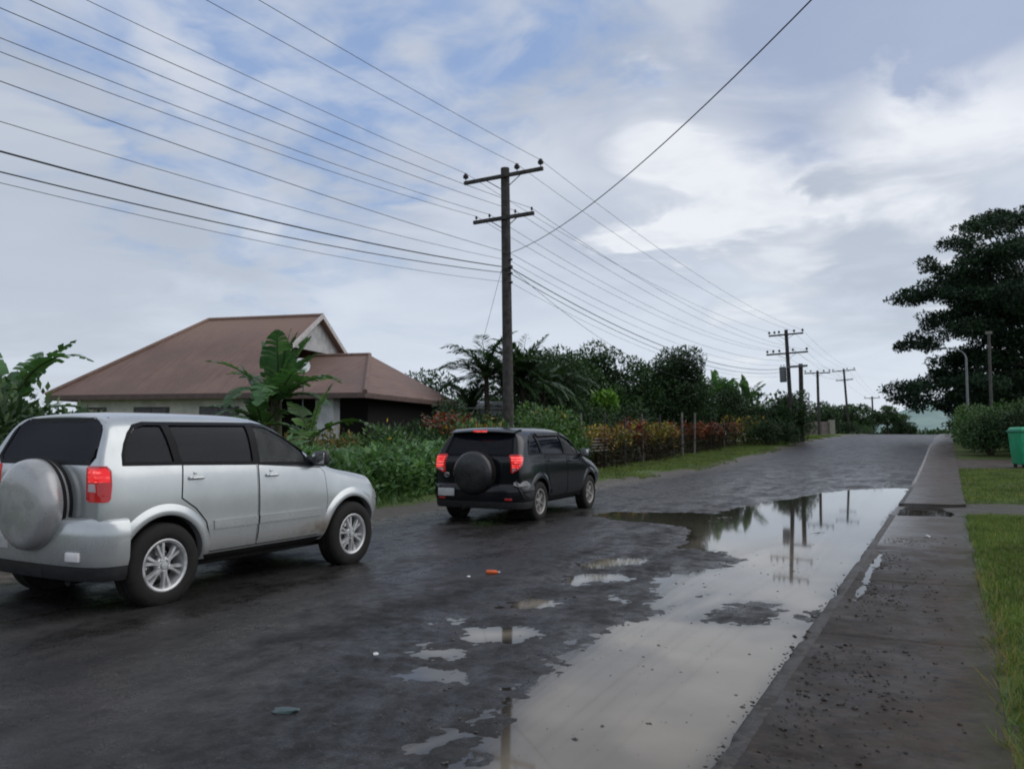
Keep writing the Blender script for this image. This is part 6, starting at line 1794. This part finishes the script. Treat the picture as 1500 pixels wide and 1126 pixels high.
# far woods on both sides of the crest
def far_wood(name, label, pts, seed):
    r = np.random.default_rng(seed); C = []; S = []
    for (x, y, h, w_) in pts:
        for k in range(10): C.append((x + r.normal() * w_ * .5, y + r.normal() * 3, Ef(y) + h * r.uniform(.25, .85))); S.append(h * r.uniform(.22, .4))
    lv = Leaves(); lv.leaves(*clump_cloud(r, C, S, 600 * len(pts), .7, .4, .2, .8)); return tag(lv.build(name, G_TREE), label, 'woods', None, 'stuff')
far_wood('far_trees', 'distant mass of trees beyond the garden on the left', [(x, 100 + 10 * math.sin(x), 5 + 1.2 * math.sin(x * .7), 5) for x in np.arange(-120, -16, 4.)], 211)
far_wood('far_scrub', 'distant dark scrub where the road drops over the crest', [(x, 168, 2.2, 3) for x in np.arange(-26, 8, 3.)], 212)

# ---- grass blades
def blades(name, label, X, Y, zf, hmin, hmax, seed, mat=None, w=.006):
    r = np.random.default_rng(seed); n = len(X)
    P = np.stack([X, Y, zf(X, Y) - .005], 1); az = r.uniform(0, 6.28, n); el = r.uniform(.55, 1.5, n)
    D = np.stack([np.cos(az) * np.cos(el), np.sin(az) * np.cos(el), np.sin(el)], 1); N = unit(np.cross(D, unit(r.normal(size=(n, 3)))))
    L = r.uniform(hmin, hmax, n)
    return tag(Leaves().leaves(P, D, N, L, np.full(n, w) * (1 + L * 4)).build(name, mat or G_GRASS), label, 'grass', None, 'stuff')
r_ = np.random.default_rng(301)
n = 90000
X = PATH_X1 + r_.uniform(-.10, 2.1, n); Y = 2.0 + (15.7 - 2.0) * r_.random(n) ** .9
e_ = PATH_X1 - .02 + .06 * fbm(X * 0, Y, 1.3, 3, 303) + .05 * fbm(X * 0, Y, 6, 2, 304)
k_ = (X > e_) & (r_.random(n) < np.clip((X - e_) / .12 + .25, 0, 1)); X = X[k_]; Y = Y[k_]
blades('grass', 'short green lawn grass along the right edge of the near footpath', X, Y, lawn_z, .035, .095, 305)
n = 26000; X = PATH_X1 + r_.uniform(.03, 3.2, n); Y = r_.uniform(19.0, 31.4, n)
blades('grass', 'short lawn grass between the crossing and the green bin', X, Y, lawn_z, .04, .09, 306, None, .010)
n = 80000; X = r_.uniform(-12.6, ROAD_L + .05, n); Y = r_.uniform(17, 80, n)
k_ = (fbm(X, Y, .6, 3, 307) + (ROAD_L - X) * .55 - .25 > 0) & (Y > 17 + 2 * fbm(X, Y, .3, 2, 308)); X = X[k_]; Y = Y[k_]
blades('grass', 'mown grass strip between the road and the coloured hedge', X, Y, verge_z, .05, .12, 309, None, .012)
# a few straws of tall grass leaning over the path
X = PATH_X1 + r_.uniform(-.05, .10, 260); Y = r_.uniform(3.0, 9., 260)
blades('dry_grass', 'pale dry grass straws leaning over the footpath edge', X, Y, lawn_z, .10, .22, 310, G_DRY, .003)

# ---- stones and mud crumbs
def stones(name, label, X, Y, Z, S, mat, seed):
    r = np.random.default_rng(seed); n = len(X)
    base = np.array([(1, 0, 0), (0, 1, 0), (-1, 0, 0), (0, -1, 0), (.0, .0, .8), (0, 0, -.5), (.6, .6, .45), (-.6, .6, .45), (-.6, -.6, .45), (.6, -.6, .45)])
    tri = np.array([(4, 0, 6), (4, 6, 1), (4, 1, 7), (4, 7, 2), (4, 2, 8), (4, 8, 3), (4, 3, 9), (4, 9, 0), (0, 5, 1), (1, 5, 2), (2, 5, 3), (3, 5, 0), (6, 0, 1), (7, 1, 2), (8, 2, 3), (9, 3, 0)])
    V = base[None] * r.uniform(.6, 1.3, (n, 10, 1)) * S[:, None, None]
    a = r.uniform(0, 6.28, n); c, s_ = np.cos(a)[:, None], np.sin(a)[:, None]
    V = np.stack([V[..., 0] * c - V[..., 1] * s_ * .8, V[..., 0] * s_ + V[..., 1] * c * .8, V[..., 2] * .7], -1)
    V += np.stack([X, Y, Z], -1)[:, None]
    T = (tri[None] + (np.arange(n) * 10)[:, None, None]).reshape(-1, 3)
    return tag(np_mesh(name, V.reshape(-1, 3), tris=T, mat=mat, smooth=False), label, 'gravel', None, 'stuff')
M_STONE = simple('wet_gravel', (.032, .029, .027), .4, var=.5, scale=25)
M_CLOD = simple('mud_clod', (.030, .023, .018), .7, var=.5, scale=20)
n = 2300; Y = 3.0 + 9.5 * r_.random(n) ** 1.2; X = -.93 + np.abs(r_.normal(size=n)) * .42
k_ = (X < .2) & (X > -.80) & (fbm(X, Y, 1.6, 3, 321) > -.05); X = X[k_]; Y = Y[k_]
stones('gravel', 'dark mud clods and grit strewn over the near footpath and kerb', X, Y, path_z(X, Y) + .002, np.random.default_rng(5).gamma(1.6, .0034, len(X)) + .002, M_CLOD, 322)
n = 5200; X = r_.uniform(-5.2, -1.0, n); Y = 3 + 9 * r_.random(n)
sd_ = road_sd(X, Y); k_ = (np.abs(sd_ + .08) < .34) & (r_.random(n) < .8); X = X[k_]; Y = Y[k_]
stones('gravel', 'loose wet gravel along the margins of the puddles', X, Y, np.maximum(road_z(X, Y), -.004), np.random.default_rng(6).gamma(1.5, .0026, len(X)) + .002, M_STONE, 323)
n = 240; X = r_.uniform(-1.0, -.93, n); Y = r_.uniform(3.2, 8.5, n)
stones('gravel', 'mud clods caught along the kerb face', X, Y, np.full(n, .02) + r_.uniform(-.01, .05, n), np.random.default_rng(7).gamma(1.5, .0045, n) * (fbm(X * 0, Y, 1.7, 2, 324) > .0) + .002, M_CLOD, 325)
